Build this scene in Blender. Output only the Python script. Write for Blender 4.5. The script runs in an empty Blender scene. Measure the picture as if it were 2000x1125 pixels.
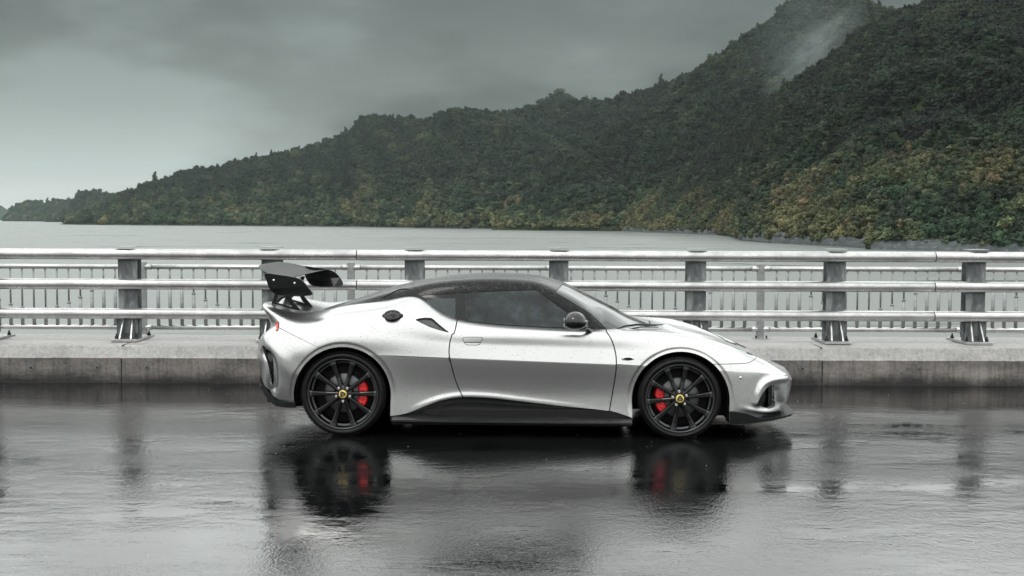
import bpy, bmesh, math, random
import numpy as np
from mathutils import Vector, Matrix, noise
R = math.radians
rng = np.random.default_rng(7)
random.seed(7)
SC = bpy.context.scene
COL = SC.collection

# ------------------------------------------------------------------ camera
F, CAMH, ROLL = 2337.0, 1.66, .0035
PITCH = math.atan(132.5 / F)
CAM = Vector((0, -9.2, CAMH))
c_f = Vector((0, math.cos(PITCH), -math.sin(PITCH)))
c_r = Vector((math.cos(ROLL), 0, math.sin(ROLL)))
c_r = (c_r - c_f * c_r.dot(c_f)).normalized()
c_u = c_r.cross(c_f)
cam_d = bpy.data.cameras.new('camera')
cam = bpy.data.objects.new('camera', cam_d)
COL.objects.link(cam)
SC.camera = cam
cam_d.lens = F / 2000 * 36
cam_d.clip_start = .1
cam_d.clip_end = 60000
M3 = Matrix((c_r, c_u, -c_f)).transposed()
cam.matrix_world = Matrix.Translation(CAM) @ M3.to_4x4()

# ------------------------------------------------------------------ world
SUN_EL, SUN_ROT = R(58), R(215)
w = bpy.data.worlds.new('World')
SC.world = w
w.use_nodes = True
nt = w.node_tree
N, LK = nt.nodes, nt.links
N.clear()
def nd(tree, kind, **kw):
    n = tree.nodes.new(kind)
    for k, v in kw.items():
        if k[0] == 'i' and k[1:].isdigit():
            n.inputs[int(k[1:])].default_value = v
        else:
            setattr(n, k, v)
    return n
def mth(tree, op, a, b=None, c=None, clamp=False):
    n = tree.nodes.new('ShaderNodeMath'); n.operation = op; n.use_clamp = clamp
    for i, v in enumerate((a, b, c)):
        if v is None: continue
        if isinstance(v, (int, float)): n.inputs[i].default_value = v
        else: tree.links.new(v, n.inputs[i])
    return n.outputs[0]
def ramp(tree, fac, stops, interp='LINEAR'):
    n = tree.nodes.new('ShaderNodeValToRGB')
    cr = n.color_ramp; cr.interpolation = interp
    while len(cr.elements) < len(stops): cr.elements.new(.5)
    for e, (p, c) in zip(cr.elements, stops):
        e.position = p
        e.color = (c, c, c, 1) if isinstance(c, (int, float)) else (*c, 1)
    tree.links.new(fac, n.inputs[0])
    return n.outputs[0]
def mixc(tree, fac, a, b, mode='MIX'):
    n = tree.nodes.new('ShaderNodeMix'); n.data_type = 'RGBA'; n.blend_type = mode
    for s, v in ((n.inputs[0], fac), (n.inputs[6], a), (n.inputs[7], b)):
        if isinstance(v, (int, float)): s.default_value = v
        elif isinstance(v, (tuple, list)): s.default_value = (*v, 1)
        else: tree.links.new(v, s)
    return n.outputs[2]
tc = nd(nt, 'ShaderNodeTexCoord')
sep = nd(nt, 'ShaderNodeSeparateXYZ'); LK.new(tc.outputs['Generated'], sep.inputs[0])
SX, SY, SZ = sep.outputs
elev = mth(nt, 'MAXIMUM', SZ, 0.0)
# overcast dome: low cloud bank over the lake, thin bright cloud overhead and behind
mp = nd(nt, 'ShaderNodeMapping'); mp.inputs['Scale'].default_value = (2.6, 2.6, 7.5)
LK.new(tc.outputs['Generated'], mp.inputs[0])
nz = nd(nt, 'ShaderNodeTexNoise'); LK.new(mp.outputs[0], nz.inputs['Vector'])
nz.inputs['Scale'].default_value = 1.05; nz.inputs['Detail'].default_value = 5; nz.inputs['Roughness'].default_value = .50
nz.inputs['Distortion'].default_value = .0
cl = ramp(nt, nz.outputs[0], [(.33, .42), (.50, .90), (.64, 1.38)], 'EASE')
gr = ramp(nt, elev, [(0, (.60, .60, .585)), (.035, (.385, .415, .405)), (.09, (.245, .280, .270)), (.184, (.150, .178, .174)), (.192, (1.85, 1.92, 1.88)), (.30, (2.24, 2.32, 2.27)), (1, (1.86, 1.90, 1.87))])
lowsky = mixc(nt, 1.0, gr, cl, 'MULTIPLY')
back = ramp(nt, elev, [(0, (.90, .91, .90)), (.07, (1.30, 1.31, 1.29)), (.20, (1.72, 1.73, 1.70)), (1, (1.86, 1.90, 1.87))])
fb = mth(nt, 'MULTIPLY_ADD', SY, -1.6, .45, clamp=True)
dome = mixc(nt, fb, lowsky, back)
sky = nd(nt, 'ShaderNodeTexSky', sky_type='NISHITA', sun_disc=False, sun_elevation=SUN_EL, sun_rotation=SUN_ROT, air_density=2.0, dust_density=5.0)
skm = mixc(nt, 1.0, sky.outputs[0], (.0022, .0022, .0022), 'MULTIPLY')
tot = mixc(nt, 1.0, dome, skm, 'ADD')
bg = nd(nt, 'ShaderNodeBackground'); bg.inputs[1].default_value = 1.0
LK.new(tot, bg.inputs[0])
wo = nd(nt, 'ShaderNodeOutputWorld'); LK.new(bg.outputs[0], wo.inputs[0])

# ------------------------------------------------------------------ sun behind the clouds
sd = bpy.data.lights.new('sun', 'SUN'); sd.energy = .80; sd.angle = R(16); sd.color = (1, .97, .93)
so = bpy.data.objects.new('sun', sd); COL.objects.link(so)
so.rotation_euler = (R(90) - SUN_EL, 0, R(180) - SUN_ROT)
vs = SC.view_settings
vs.view_transform = 'Standard'; vs.look = 'None'; vs.gamma = 1; vs.use_curve_mapping = False
vs.exposure = 0
SC.cycles.use_denoising = True
SC.cycles.max_bounces = 8
SC.cycles.volume_bounces = 0

# ------------------------------------------------------------------ helpers
def ray(px, py):
    return c_f * F + c_r * (px - 1000) + c_u * (562.5 - py)
def atY(px, py, Y):
    d = ray(px, py); return CAM + d * ((Y - CAM.y) / d.y)
def atZ(px, py, z):
    d = ray(px, py); return CAM + d * ((z - CAM.z) / d.z)
def tag(o, label=None, cat=None, group=None, kind=None):
    if label: o['label'] = label
    if cat: o['category'] = cat
    if group: o['group'] = group
    if kind: o['kind'] = kind
    return o
def empty(name, loc=(0, 0, 0), rz=0, parent=None):
    o = bpy.data.objects.new(name, None); COL.objects.link(o)
    o.location = loc; o.rotation_euler = (0, 0, rz); o.empty_display_size = .2
    if parent: o.parent = parent
    return o
def link(name, me, mat=None, parent=None):
    o = bpy.data.objects.new(name, me); COL.objects.link(o)
    if mat is not None:
        for m_ in (mat if isinstance(mat, (list, tuple)) else [mat]): me.materials.append(m_)
    if parent: o.parent = parent
    return o
class MB:
    """collects shapes and links them as ONE mesh object"""
    def __init__(s): s.v = []; s.f = []; s.mi = []; s.sm = []
    def add(s, vs, fs, mi=0, smooth=False):
        b = len(s.v); s.v += [tuple(v) for v in vs]
        s.f += [tuple(i + b for i in f) for f in fs]
        s.mi += [mi] * len(fs); s.sm += [smooth] * len(fs)
        return s
    def box(s, c, d, mi=0, rot=None):
        vs = []
        for x in (-.5, .5):
            for y in (-.5, .5):
                for z in (-.5, .5):
                    p = Vector((x * d[0], y * d[1], z * d[2]))
                    if rot is not None: p = rot @ p
                    vs.append(p + Vector(c))
        return s.add(vs, [(0, 1, 3, 2), (4, 6, 7, 5), (0, 4, 5, 1), (2, 3, 7, 6), (0, 2, 6, 4), (1, 5, 7, 3)], mi)
    def tube(s, pts, rad, n=12, mi=0, caps=True, smooth=True):
        pts = [Vector(p) for p in pts]
        rs = rad if isinstance(rad, (list, tuple)) else [rad] * len(pts)
        b = len(s.v); up = None
        for i, p in enumerate(pts):
            t = (pts[min(i + 1, len(pts) - 1)] - pts[max(i - 1, 0)]).normalized()
            if up is None: up = t.orthogonal().normalized()
            up = (up - t * up.dot(t)).normalized(); sd_ = t.cross(up)
            for k in range(n):
                a = 2 * math.pi * k / n
                s.v.append(tuple(p + (up * math.cos(a) + sd_ * math.sin(a)) * rs[i]))
        for i in range(len(pts) - 1):
            for k in range(n):
                k2 = (k + 1) % n
                s.f.append((b + i * n + k, b + i * n + k2, b + (i + 1) * n + k2, b + (i + 1) * n + k))
                s.mi.append(mi); s.sm.append(smooth)
        if caps:
            s.f.append(tuple(b + k for k in range(n))[::-1]); s.f.append(tuple(b + (len(pts) - 1) * n + k for k in range(n)))
            s.mi += [mi, mi]; s.sm += [False, False]
        return s
    def lathe(s, prof, n=48, mi=0, axis='y', a0=0, a1=2 * math.pi, smooth=True):
        b = len(s.v); full = abs(a1 - a0 - 2 * math.pi) < 1e-6; cnt = n if full else n + 1
        for k in range(cnt):
            a = a0 + (a1 - a0) * k / n
            for (r_, h) in prof:
                if axis == 'y': s.v.append((r_ * math.cos(a), h, r_ * math.sin(a)))
                else: s.v.append((r_ * math.cos(a), r_ * math.sin(a), h))
        m = len(prof)
        for k in range(n):
            k2 = (k + 1) % cnt
            for j in range(m - 1):
                s.f.append((b + k * m + j, b + k2 * m + j, b + k2 * m + j + 1, b + k * m + j + 1)); s.mi.append(mi); s.sm.append(smooth)
        return s
    def prism(s, poly, fn0, fn1, mi=0):
        """poly: 2-D outline; fn0/fn1 map an outline point to the front/back 3-D point"""
        n = len(poly)
        vs = [fn0(*p) for p in poly] + [fn1(*p) for p in poly]
        fs = [tuple(range(n)), tuple(range(2 * n - 1, n - 1, -1))]
        fs += [(i, i + n, (i + 1) % n + n, (i + 1) % n) for i in range(n)]
        return s.add(vs, fs, mi)
    def build(s, name, mat=None, parent=None, bevel=0, auto=None):
        me = bpy.data.meshes.new(name)
        me.from_pydata(s.v, [], s.f)
        me.polygons.foreach_set('material_index', s.mi)
        me.polygons.foreach_set('use_smooth', s.sm)
        bm = bmesh.new(); bm.from_mesh(me); bmesh.ops.recalc_face_normals(bm, faces=bm.faces)
        if bevel:
            ed = [e for e in bm.edges if len(e.link_faces) == 2 and e.calc_face_angle(0) > R(35)]
            bmesh.ops.bevel(bm, geom=ed, offset=bevel, segments=2, affect='EDGES', profile=.6, clamp_overlap=True)
        bm.to_mesh(me); bm.free()
        me.update()
        return link(name, me, mat, parent)

# ------------------------------------------------------------------ materials
def mat(name):
    m = bpy.data.materials.new(name); m.use_nodes = True
    t = m.node_tree; p = t.nodes['Principled BSDF']
    return m, t, p
def setp(p, **kw):
    nm = dict(col='Base Color', rough='Roughness', metal='Metallic', ior='IOR', coat='Coat Weight', coatr='Coat Roughness', spec='Specular IOR Level', trans='Transmission Weight', em='Emission Color', ems='Emission Strength', alpha='Alpha')
    for k, v in kw.items():
        if k in ('col', 'em') and len(v) == 3: v = (*v, 1)
        p.inputs[nm[k]].default_value = v
def coords(t, scale=(1, 1, 1), kind='Object'):
    c = nd(t, 'ShaderNodeTexCoord'); m_ = nd(t, 'ShaderNodeMapping'); m_.inputs['Scale'].default_value = scale
    t.links.new(c.outputs[kind], m_.inputs[0]); return m_.outputs[0]
def noise_n(t, vec, scale, detail=4, rough=.5, dist=0):
    n = nd(t, 'ShaderNodeTexNoise'); t.links.new(vec, n.inputs['Vector'])
    n.inputs['Scale'].default_value = scale; n.inputs['Detail'].default_value = detail
    n.inputs['Roughness'].default_value = rough; n.inputs['Distortion'].default_value = dist
    return n.outputs[0]
def vor(t, vec, scale, out='Distance', feature='F1', rand=1):
    n = nd(t, 'ShaderNodeTexVoronoi', feature=feature); t.links.new(vec, n.inputs['Vector'])
    n.inputs['Scale'].default_value = scale; n.inputs['Randomness'].default_value = rand
    return n.outputs[out]
def bump(t, p, h, strength, dist, prev=None, sock='Normal'):
    b = nd(t, 'ShaderNodeBump'); b.inputs['Strength'].default_value = strength; b.inputs['Distance'].default_value = dist
    t.links.new(h, b.inputs['Height'])
    if prev is not None: t.links.new(prev, b.inputs['Normal'])
    if p is not None: t.links.new(b.outputs[0], p.inputs[sock])
    return b.outputs[0]
def beads(t, size, cover):
    """rain beads: domes on the cells of a voronoi, kept for a share of the cells"""
    v = coords(t)
    d = vor(t, v, 1 / size); 
    n = nd(t, 'ShaderNodeTexVoronoi', feature='F1'); t.links.new(v, n.inputs['Vector']); n.inputs['Scale'].default_value = 1 / size
    sc = nd(t, 'ShaderNodeSeparateColor'); t.links.new(n.outputs['Color'], sc.inputs[0])
    rad = mth(t, 'MULTIPLY', mth(t, 'SUBTRACT', sc.outputs[0], 1 - cover, clamp=True), .42 / cover)
    dome_ = mth(t, 'SUBTRACT', mth(t, 'MULTIPLY', rad, rad), mth(t, 'MULTIPLY', d, d))
    return mth(t, 'POWER', mth(t, 'MAXIMUM', dome_, 0.0), .5)

MAT = {}
def simple(name, col, rough=.5, metal=0, **kw):
    m, t, p = mat(name); setp(p, col=col, rough=rough, metal=metal, **kw); MAT[name] = m; return m

# silver paint under rain
m, t, p = mat('silver_paint'); MAT['silver'] = m
setp(p, col=(.66, .655, .65), rough=.28, metal=1.0, coat=.3, coatr=.08)
v = coords(t)
fl = noise_n(t, v, 900, 2, .6)
t.links.new(ramp(t, fl, [(.3, (.48, .485, .48)), (.7, (.68, .685, .68))]), p.inputs['Base Color'])
b1 = bump(t, p, fl, .12, .0008)
bump(t, p, beads(t, .006, .35), .55, .0035, b1)
bump(t, p, beads(t, .006, .35), .6, .0035, None, 'Coat Normal')
# black paint / roof
m, t, p = mat('black_paint'); MAT['black'] = m
setp(p, col=(.004, .0045, .005), rough=.30, spec=.16, coat=.12, coatr=.06)
bump(t, p, beads(t, .018, .8), 1.0, .018); bump(t, p, beads(t, .018, .8), 1.0, .02, None, 'Coat Normal')
# carbon fibre
m, t, p = mat('carbon'); MAT['carbon'] = m
setp(p, col=(.005, .005, .006), rough=.38, spec=.15, coat=.12, coatr=.12)
v = coords(t, (1, 1, 1))
ck = nd(t, 'ShaderNodeTexChecker'); t.links.new(v, ck.inputs[0]); ck.inputs['Scale'].default_value = 180
t.links.new(mixc(t, ck.outputs[1], (.004, .0045, .005), (.009, .010, .011)), p.inputs['Base Color'])
bump(t, p, beads(t, .008, .25), .5, .004)
simple('seam', (.008, .009, .01), .6)
simple('liner', (.004, .004, .004), .9)
simple('trim', (.005, .0055, .006), .40, 0, spec=.3)
simple('gloss_black', (.004, .0045, .005), .16, 0, spec=.35)
simple('wheel_black', (.0035, .0038, .004), .20, 0, spec=.38)
simple('rim_edge', (.07, .075, .078), .28, .8)
simple('nut', (.75, .74, .72), .25, 1)
m, t, p = mat('brake_disc'); MAT['disc'] = m; setp(p, col=(.13, .135, .14), rough=.45, metal=.7)
bump(t, p, noise_n(t, coords(t, (1, 1, 1)), 60, 3), .3, .002)
simple('caliper_red', (.62, .006, .010), .30, 0, coat=.4)
simple('cap_yellow', (.80, .58, .16), .35)
simple('cap_green', (.012, .035, .022), .35)
simple('chrome', (.72, .72, .72), .14, 1)
simple('tail_red', (.80, .03, .012), .22, 0, coat=.8)
# tyre
m, t, p = mat('tyre_rubber'); MAT['tyre'] = m
setp(p, col=(.006, .006, .0065), rough=.5, spec=.22)
nn = noise_n(t, coords(t), 45, 5, .65)
t.links.new(ramp(t, nn, [(.35, .32), (.65, .62)]), p.inputs['Roughness'])
bump(t, p, nn, .5, .004)
# glass
m, t, p = mat('side_glass'); MAT['glass'] = m
setp(p, col=(.020, .026, .027), rough=.10, spec=.35)
v = coords(t)
mist = noise_n(t, coords(t, (3, 1, 4)), 2.2, 5, .6)
spots = vor(t, v, 160)
t.links.new(ramp(t, mist, [(.36, (.007, .010, .011)), (.5, (.016, .023, .025)), (.66, (.034, .048, .052))]), p.inputs['Base Color'])
t.links.new(ramp(t, mist, [(.35, .12), (.65, .34)]), p.inputs['Roughness'])
bump(t, p, beads(t, .007, .5), .6, .003)
m, t, p = mat('windscreen_glass'); MAT['screen'] = m
setp(p, col=(.025, .033, .031), rough=.12, spec=.5, coat=.15, coatr=.04)
bump(t, p, beads(t, .009, .3), .4, .003)
m, t, p = mat('lens'); MAT['lens'] = m
setp(p, col=(.16, .17, .17), rough=.10, spec=.7, metal=.2, coat=.6)
t.links.new(ramp(t, noise_n(t, coords(t, (1, 1, 1)), 40, 3, .6), [(.4, (.04, .045, .045)), (.62, (.42, .43, .42))]), p.inputs['Base Color'])
bump(t, p, beads(t, .010, .5), .6, .004)
m, t, p = mat('quarter_glass'); MAT['qglass'] = m
setp(p, col=(.16, .19, .185), rough=.16, spec=.3)
t.links.new(ramp(t, vor(t, coords(t), 120), [(.2, (.012, .016, .016)), (.4, (.045, .06, .06))]), p.inputs['Base Color'])
bump(t, p, beads(t, .008, .6), .8, .004)
m, t, p = mat('mirror_shell'); MAT['mirror'] = m; setp(p, col=(.004, .0045, .005), rough=.13, spec=.6)
bump(t, p, beads(t, .010, .5), .45, .004)
m, t, p = mat('wing_carbon'); MAT['wing'] = m; setp(p, col=(.004, .0045, .005), rough=.30, spec=.05)
bump(t, p, noise_n(t, coords(t), 6, 4), .2, .01)
m, t, p = mat('wet_carbon'); MAT['wetcarbon'] = m; setp(p, col=(.005, .0055, .006), rough=.25, spec=.4, coat=.3, coatr=.08)
bump(t, p, noise_n(t, coords(t), 55, 5, .7), .9, .012)
# mesh intake
m, t, p = mat('intake_mesh'); MAT['mesh'] = m
v = coords(t)
t.links.new(ramp(t, vor(t, v, 130), [(.38, (.006, .006, .007)), (.5, (.085, .09, .09))]), p.inputs['Base Color'])
setp(p, rough=.5)

# wet galvanised steel
m, t, p = mat('galvanised_steel'); MAT['steel'] = m
v = coords(t)
n1 = noise_n(t, v, 9, 5, .62); n2 = noise_n(t, coords(t, (1, 1, 6)), 2.3, 4, .6)
c1 = ramp(t, n1, [(.30, (.44, .445, .445)), (.55, (.58, .58, .575)), (.75, (.66, .655, .65))])
c2 = ramp(t, n2, [(.36, .80), (.6, 1.0)])
t.links.new(mixc(t, 1, c1, c2, 'MULTIPLY'), p.inputs['Base Color'])
setp(p, metal=.85, rough=.34, coat=.2, coatr=.12)
t.links.new(ramp(t, n1, [(.3, .36), (.7, .24)]), p.inputs['Roughness'])
bump(t, p, noise_n(t, v, 60, 3), .25, .003)
m, t, p = mat('dull_steel'); MAT['dull'] = m
t.links.new(ramp(t, noise_n(t, coords(t), 14, 4, .6), [(.3, (.20, .215, .215)), (.7, (.36, .37, .365))]), p.inputs['Base Color']); setp(p, metal=.4, rough=.5)
m, t, p = mat('dull_galvanised_plate'); MAT['plate'] = m
v = coords(t, (1, 1, 1))
n1 = noise_n(t, coords(t, (2, 2, .7)), 5, 5, .65, .6)
t.links.new(ramp(t, n1, [(.33, (.085, .095, .098)), (.5, (.14, .155, .158)), (.62, (.26, .28, .28)), (.72, (.40, .42, .41))]), p.inputs['Base Color'])
setp(p, metal=.35, rough=.5)
bump(t, p, noise_n(t, v, 40, 3), .3, .004)
simple('bolt_dark', (.03, .032, .033), .5, .5)

# concrete: pale rain-washed ledge, dark algae-stained lower face
def concrete(name, lo, hi, streak):
    m, t, p = mat(name); MAT[name] = m
    v = coords(t)
    a = noise_n(t, coords(t, (.6, 1, 1.6)), 1.9, 8, .66, .3); b = noise_n(t, v, 34, 7, .75)
    s_ = noise_n(t, coords(t, (14, 14, .9)), 1.8, 5, .65)
    mixf = mth(t, 'ADD', mth(t, 'MULTIPLY', a, .62), mth(t, 'MULTIPLY', b, .38))
    c = ramp(t, mixf, [(.36, lo), (.62, hi)])
    c = mixc(t, 1, c, ramp(t, s_, [(.40, streak), (.53, (1, 1, 1))]), 'MULTIPLY')
    pits = ramp(t, vor(t, v, 26), [(.07, .30), (.13, 1.0)])
    keep = ramp(t, noise_n(t, v, 5, 2), [(.52, 1.0), (.58, 0.0)])
    c = mixc(t, 1, c, mth(t, 'MAXIMUM', pits, keep), 'MULTIPLY')
    t.links.new(c, p.inputs['Base Color'])
    setp(p, rough=.55)
    t.links.new(ramp(t, a, [(.4, .42), (.6, .75)]), p.inputs['Roughness'])
    b0 = bump(t, p, b, .5, .012); bump(t, p, a, .35, .02, b0)
    return m
concrete('pale_concrete', (.21, .205, .20), (.43, .42, .41), (.80, .81, .81))
m = concrete('stained_concrete', (.050, .046, .043), (.235, .215, .20), (.72, .72, .72))
t = m.node_tree; p = t.nodes['Principled BSDF']
src = p.inputs['Base Color'].links[0].from_socket
gz = nd(t, 'ShaderNodeSeparateXYZ'); t.links.new(coords(t), gz.inputs[0])
edge = mth(t, 'ADD', gz.outputs[2], mth(t, 'MULTIPLY', mth(t, 'SUBTRACT', noise_n(t, coords(t, (1, 1, 1)), 2.2, 6, .7), .5), .30))
t.links.new(mixc(t, 1, src, ramp(t, edge, [(.02, (.16, .16, .17)), (.13, (1, 1, 1))]), 'MULTIPLY'), p.inputs['Base Color'])   # darker towards the foot, with a ragged edge

simple('bead_pale', (.12, .13, .13), .10, 0, spec=.6)
simple('bead_clear', (.20, .21, .21), .05, 0, spec=.6)
simple('drops', (.75, .78, .78), .12, 0, spec=.8)
# wet asphalt
m, t, p = mat('wet_asphalt'); MAT['road'] = m
v = coords(t)
big = noise_n(t, coords(t, (.28, .8, 1)), 1.0, 5, .55, .6)
mid = noise_n(t, coords(t, (1, 1, 1)), 7, 4, .6)
film = ramp(t, mth(t, 'MULTIPLY_ADD', noise_n(t, coords(t, (.9, 1.6, 1)), 1.6, 5, .65), .50, mth(t, 'MULTIPLY', big, .55)), [(.40, .0), (.58, 1.0)], 'EASE')       # 0 = standing water, 1 = open texture
t.links.new(ramp(t, film, [(0, (.002, .0024, .0026)), (1, (.006, .0068, .007))]), p.inputs['Base Color'])
setp(p, ior=1.50, spec=.56)
t.links.new(ramp(t, film, [(0, .03), (1, .10)]), p.inputs['Roughness'])
rip = noise_n(t, coords(t, (1.9, .62, 1)), 22, 3, .75)
fine_ = noise_n(t, coords(t, (1, .36, 1)), 80, 2, .6)
hg = mth(t, 'ADD', rip, mth(t, 'MULTIPLY', fine_, .55))
b0 = bump(t, p, mth(t, 'MULTIPLY', hg, mth(t, 'MULTIPLY_ADD', film, 1.15, .16)), 1.0, .0016)
bump(t, p, mid, .06, .004, b0)
# ================================================================== THE SETTING
# ---- road
b = MB(); nx, ny = 60, 30
b.add([(-60, -45, 0), (60, -45, 0), (60, 2.87, 0), (-60, 2.87, 0)], [(0, 1, 2, 3)])
tag(b.build('road', MAT['road']), kind='structure')
# ---- rain splashing on the asphalt
b = MB(); rr = random.Random(5)
for k in range(380):
    x, y = rr.uniform(-7, 7), -8 + 10.7 * rr.random() ** .8
    r_ = rr.uniform(.001, .0026); z = rr.choice([.0, .0, .012, .03]) + r_ * .5
    b.add([(x + r_, y, z), (x - r_, y, z), (x, y + r_, z), (x, y - r_, z), (x, y, z + r_ * 1.3), (x, y, z - r_)], [(0, 2, 4), (2, 1, 4), (1, 3, 4), (3, 0, 4), (2, 0, 5), (1, 2, 5), (3, 1, 5), (0, 3, 5)], 0, True)
tag(b.build('rain_splashes', MAT['drops']), 'tiny bright raindrops splashing on the dark wet asphalt', 'rain', kind='stuff')
# ---- bridge body below the road and the walkway between the two railings
b = MB()
b.box((0, -18.6, -.72), (120, 48.8, 1.4)); 
b.box((0, 4.5, .02), (120, 1.9, .16))
tag(b.build('bridge_deck', MAT['stained_concrete']), kind='structure')

def strip(name, prof, x0, x1, mats, dx=.06, jit=.004, joints=()):
    """long concrete kerb: profile swept along x with worn, uneven edges"""
    n = int((x1 - x0) / dx); mcount = len(prof); V = []; Fc = []; mi = []
    for i in range(n + 1):
        x = x0 + (x1 - x0) * i / n
        for j, (y, z, _) in enumerate(prof):
            q = noise.noise(Vector((x * 3.1, j * 7.3, 1.7))) + .6 * noise.noise(Vector((x * 11, j * 3.3, 5)))
            V.append((x, y + q * jit, z + q * jit * .8))
    for i in range(n):
        for j in range(mcount - 1):
            a = i * mcount + j
            Fc.append((a, a + mcount, a + mcount + 1, a + 1)); mi.append(prof[j][2])
    me = bpy.data.meshes.new(name); me.from_pydata(V, [], Fc); me.polygons.foreach_set('material_index', mi); me.update()
    return link(name, me, mats)
kerb = strip('concrete_kerb', [(2.83, -.04, 0), (2.828, .08, 0), (2.832, .17, 0), (2.834, .255, 1), (2.842, .268, 1), (2.895, .366, 1), (2.91, .378, 1), (3.2, .381, 1), (3.56, .384, 1), (3.59, .376, 0), (3.6, .0, 0)], -22, 22, [MAT['stained_concrete'], MAT['pale_concrete']])
tag(kerb, 'low stained concrete kerb wall with pale top ledge carrying the guardrail posts', 'kerb wall')
MAT['patch'] = concrete('patch_concrete', (.07, .075, .075), (.20, .205, .20), (.8, .8, .8))
# patched form-tie holes on the lower face and the joint cracks
for px, py, rr in ((59, 716, .034), (188, 716, .030), (285, 716, .030), (-60, 716, .03), (1566, 718, .03), (1795, 718, .016)):
    P = atY(px, py, 2.82); b = MB(); vs = []; k = 14
    for i in range(k):
        a = 2 * math.pi * i / k; q = rr * (1 + .3 * noise.noise(Vector((px, i * .9, 3))))
        vs.append((P.x + q * math.cos(a), 2.8215, P.z + q * 1.25 * math.sin(a)))
    vs2 = [(x, 2.84, z) for x, y, z in vs]
    b.add(vs + vs2, [tuple(range(k))] + [(i, i + k, (i + 1) % k + k, (i + 1) % k) for i in range(k)])
    b.lathe([(0, -.003), (rr * .33, -.003), (rr * .36, .004)], 12, 1)
    nv = len(b.v)
    b.v[2 * k:] = [(x + P.x + .006, y + 2.8212, z + P.z - .01) for x, y, z in b.v[2 * k:]]
    o = b.build('patched_hole', [MAT['patch'], MAT['seam']], kerb)
for px in (237, 1606, -560, 2440):
    P = atY(px, 740, 2.82); b = MB()
    b.box((P.x, 2.832, .12), (.007, .02, .27)); b.box((P.x, 3.2, .377), (.006, .7, .012))
    b.build('expansion_joint', MAT['seam'], kerb)
# ---- outer edge beam under the pedestrian railing
eb = strip('concrete_edge_beam', [(5.10, .05, 0), (5.10, .19, 0), (5.105, .222, 1), (5.2, .232, 1), (5.55, .232, 1), (5.56, -.9, 0)], -26, 26, [MAT['stained_concrete'], MAT['pale_concrete']], dx=.12)
tag(eb, 'outer concrete edge beam beneath the thin baluster railing, seen as dark strip behind kerb', 'edge beam')

# ---- guardrail with three heavy tubes
YP = 3.30
gr_ = empty('metal_guardrail', (0, YP, .38))
tag(gr_, 'galvanised steel guardrail with three heavy horizontal tubes bolted on the kerb wall', 'guardrail')
RAILS = [1.292, .981, .674]
post_x = [atY(px, 600, YP).x for px in (-588, -309, -30, 250, 530, 809, 1091, 1360, 1632, 1905, 2178, 2451)]
JX = [-13.6, -7.61, -1.613, 4.395, 10.4]
for zc in RAILS:
    for j in range(len(JX) - 1):
        q = .012 * noise.noise(Vector((j * 3.3, zc * 9, 0)))
        x0, x1 = JX[j] + .004, JX[j + 1] - .004
        b = MB(); r0 = .0556
        L_ = x1 - x0
        b.tube([(x0, 0, 0), (x0 + .004, 0, 0), (x1 - .004, 0, 0), (x1, 0, 0)], [r0 - .003, r0, r0, r0 - .003], 36)
        b.tube([(x1 - .03, 0, 0), (x1 + .035, 0, 0)], r0 - .006, 24, 1)
        o = b.build('rail', [MAT['steel'], MAT['seam']], gr_)
        o.location = (0, -.058, zc - .38 + q * .25)
def make_post():
    f = MB()
    f.box((0, .006, .51), (.20, .012, .86)); f.box((0, .075, .51), (.012, .126, .86)); f.box((0, .144, .51), (.20, .012, .86))
    post = f.build('post', MAT['plate'], gr_, bevel=.002)
    f = MB(); f.box((0, .03, .155), (.262, .014, .245)); f.box((0, .10, .13), (.25, .12, .012))
    br = f.build('bracket_plate', MAT['plate'], post, bevel=.002)
    f = MB()
    f.prism([(-.135, -.16), (.135, -.16), (.16, .38), (-.16, .38)], lambda x, y: (x, y, .008), lambda x, y: (x, y, .034))
    f.build('base_plate', MAT['steel'], post, bevel=.003)
    for s in (-1, 1):
        f = MB()
        f.prism([(.022, .235), (.022, .036), (-.115, .036), (-.10, .060), (-.012, .235)], lambda y, z: (s * .047 - .008 + s * (.235 - z) * .06, y, z), lambda y, z: (s * .047 + .008 + s * (.235 - z) * .06, y, z))
        f.build('rib', MAT['steel'], post, bevel=.003)
    for (x, y) in ((-.105, -.06), (.105, -.06), (-.125, .30), (.125, .30)):
        f = MB(); f.lathe([(0, .085), (.009, .083), (.009, .062), (.017, .062), (.017, .040), (.024, .040), (.024, .034)], 6, axis='z', smooth=False)
        o = f.build('anchor_bolt', MAT['bolt_dark'], post); o.location = (x, y, 0)
    f = MB(); f.prism([(-.10, -.07), (-.06, -.10), (.06, -.10), (.10, -.07), (.105, .14), (-.105, .14)], lambda x, y: (x, y, .985), lambda x, y: (x, y, .992 - .1 * (y < -.02) * 0))
    f.build('cap_plate', MAT['steel'], post)
    for zc in RAILS:
        f = MB(); f.box((0, -.012, zc - .38), (.07, .030, .05)); f.build('rail_clamp', MAT['plate'], post)
    return post
def copy_tree(o, parent=None):
    c = o.copy(); COL.objects.link(c); c.parent = parent
    for ch in list(o.children): copy_tree(ch, c)
    return c
post0 = make_post()
for i, x in enumerate(post_x):
    o = post0 if i == 0 else copy_tree(post0, gr_)
    o.location = (x, 0, 0)
    o.rotation_euler = (0, .004 * noise.noise(Vector((i * 2.7, 0, 0))), 0)

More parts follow.
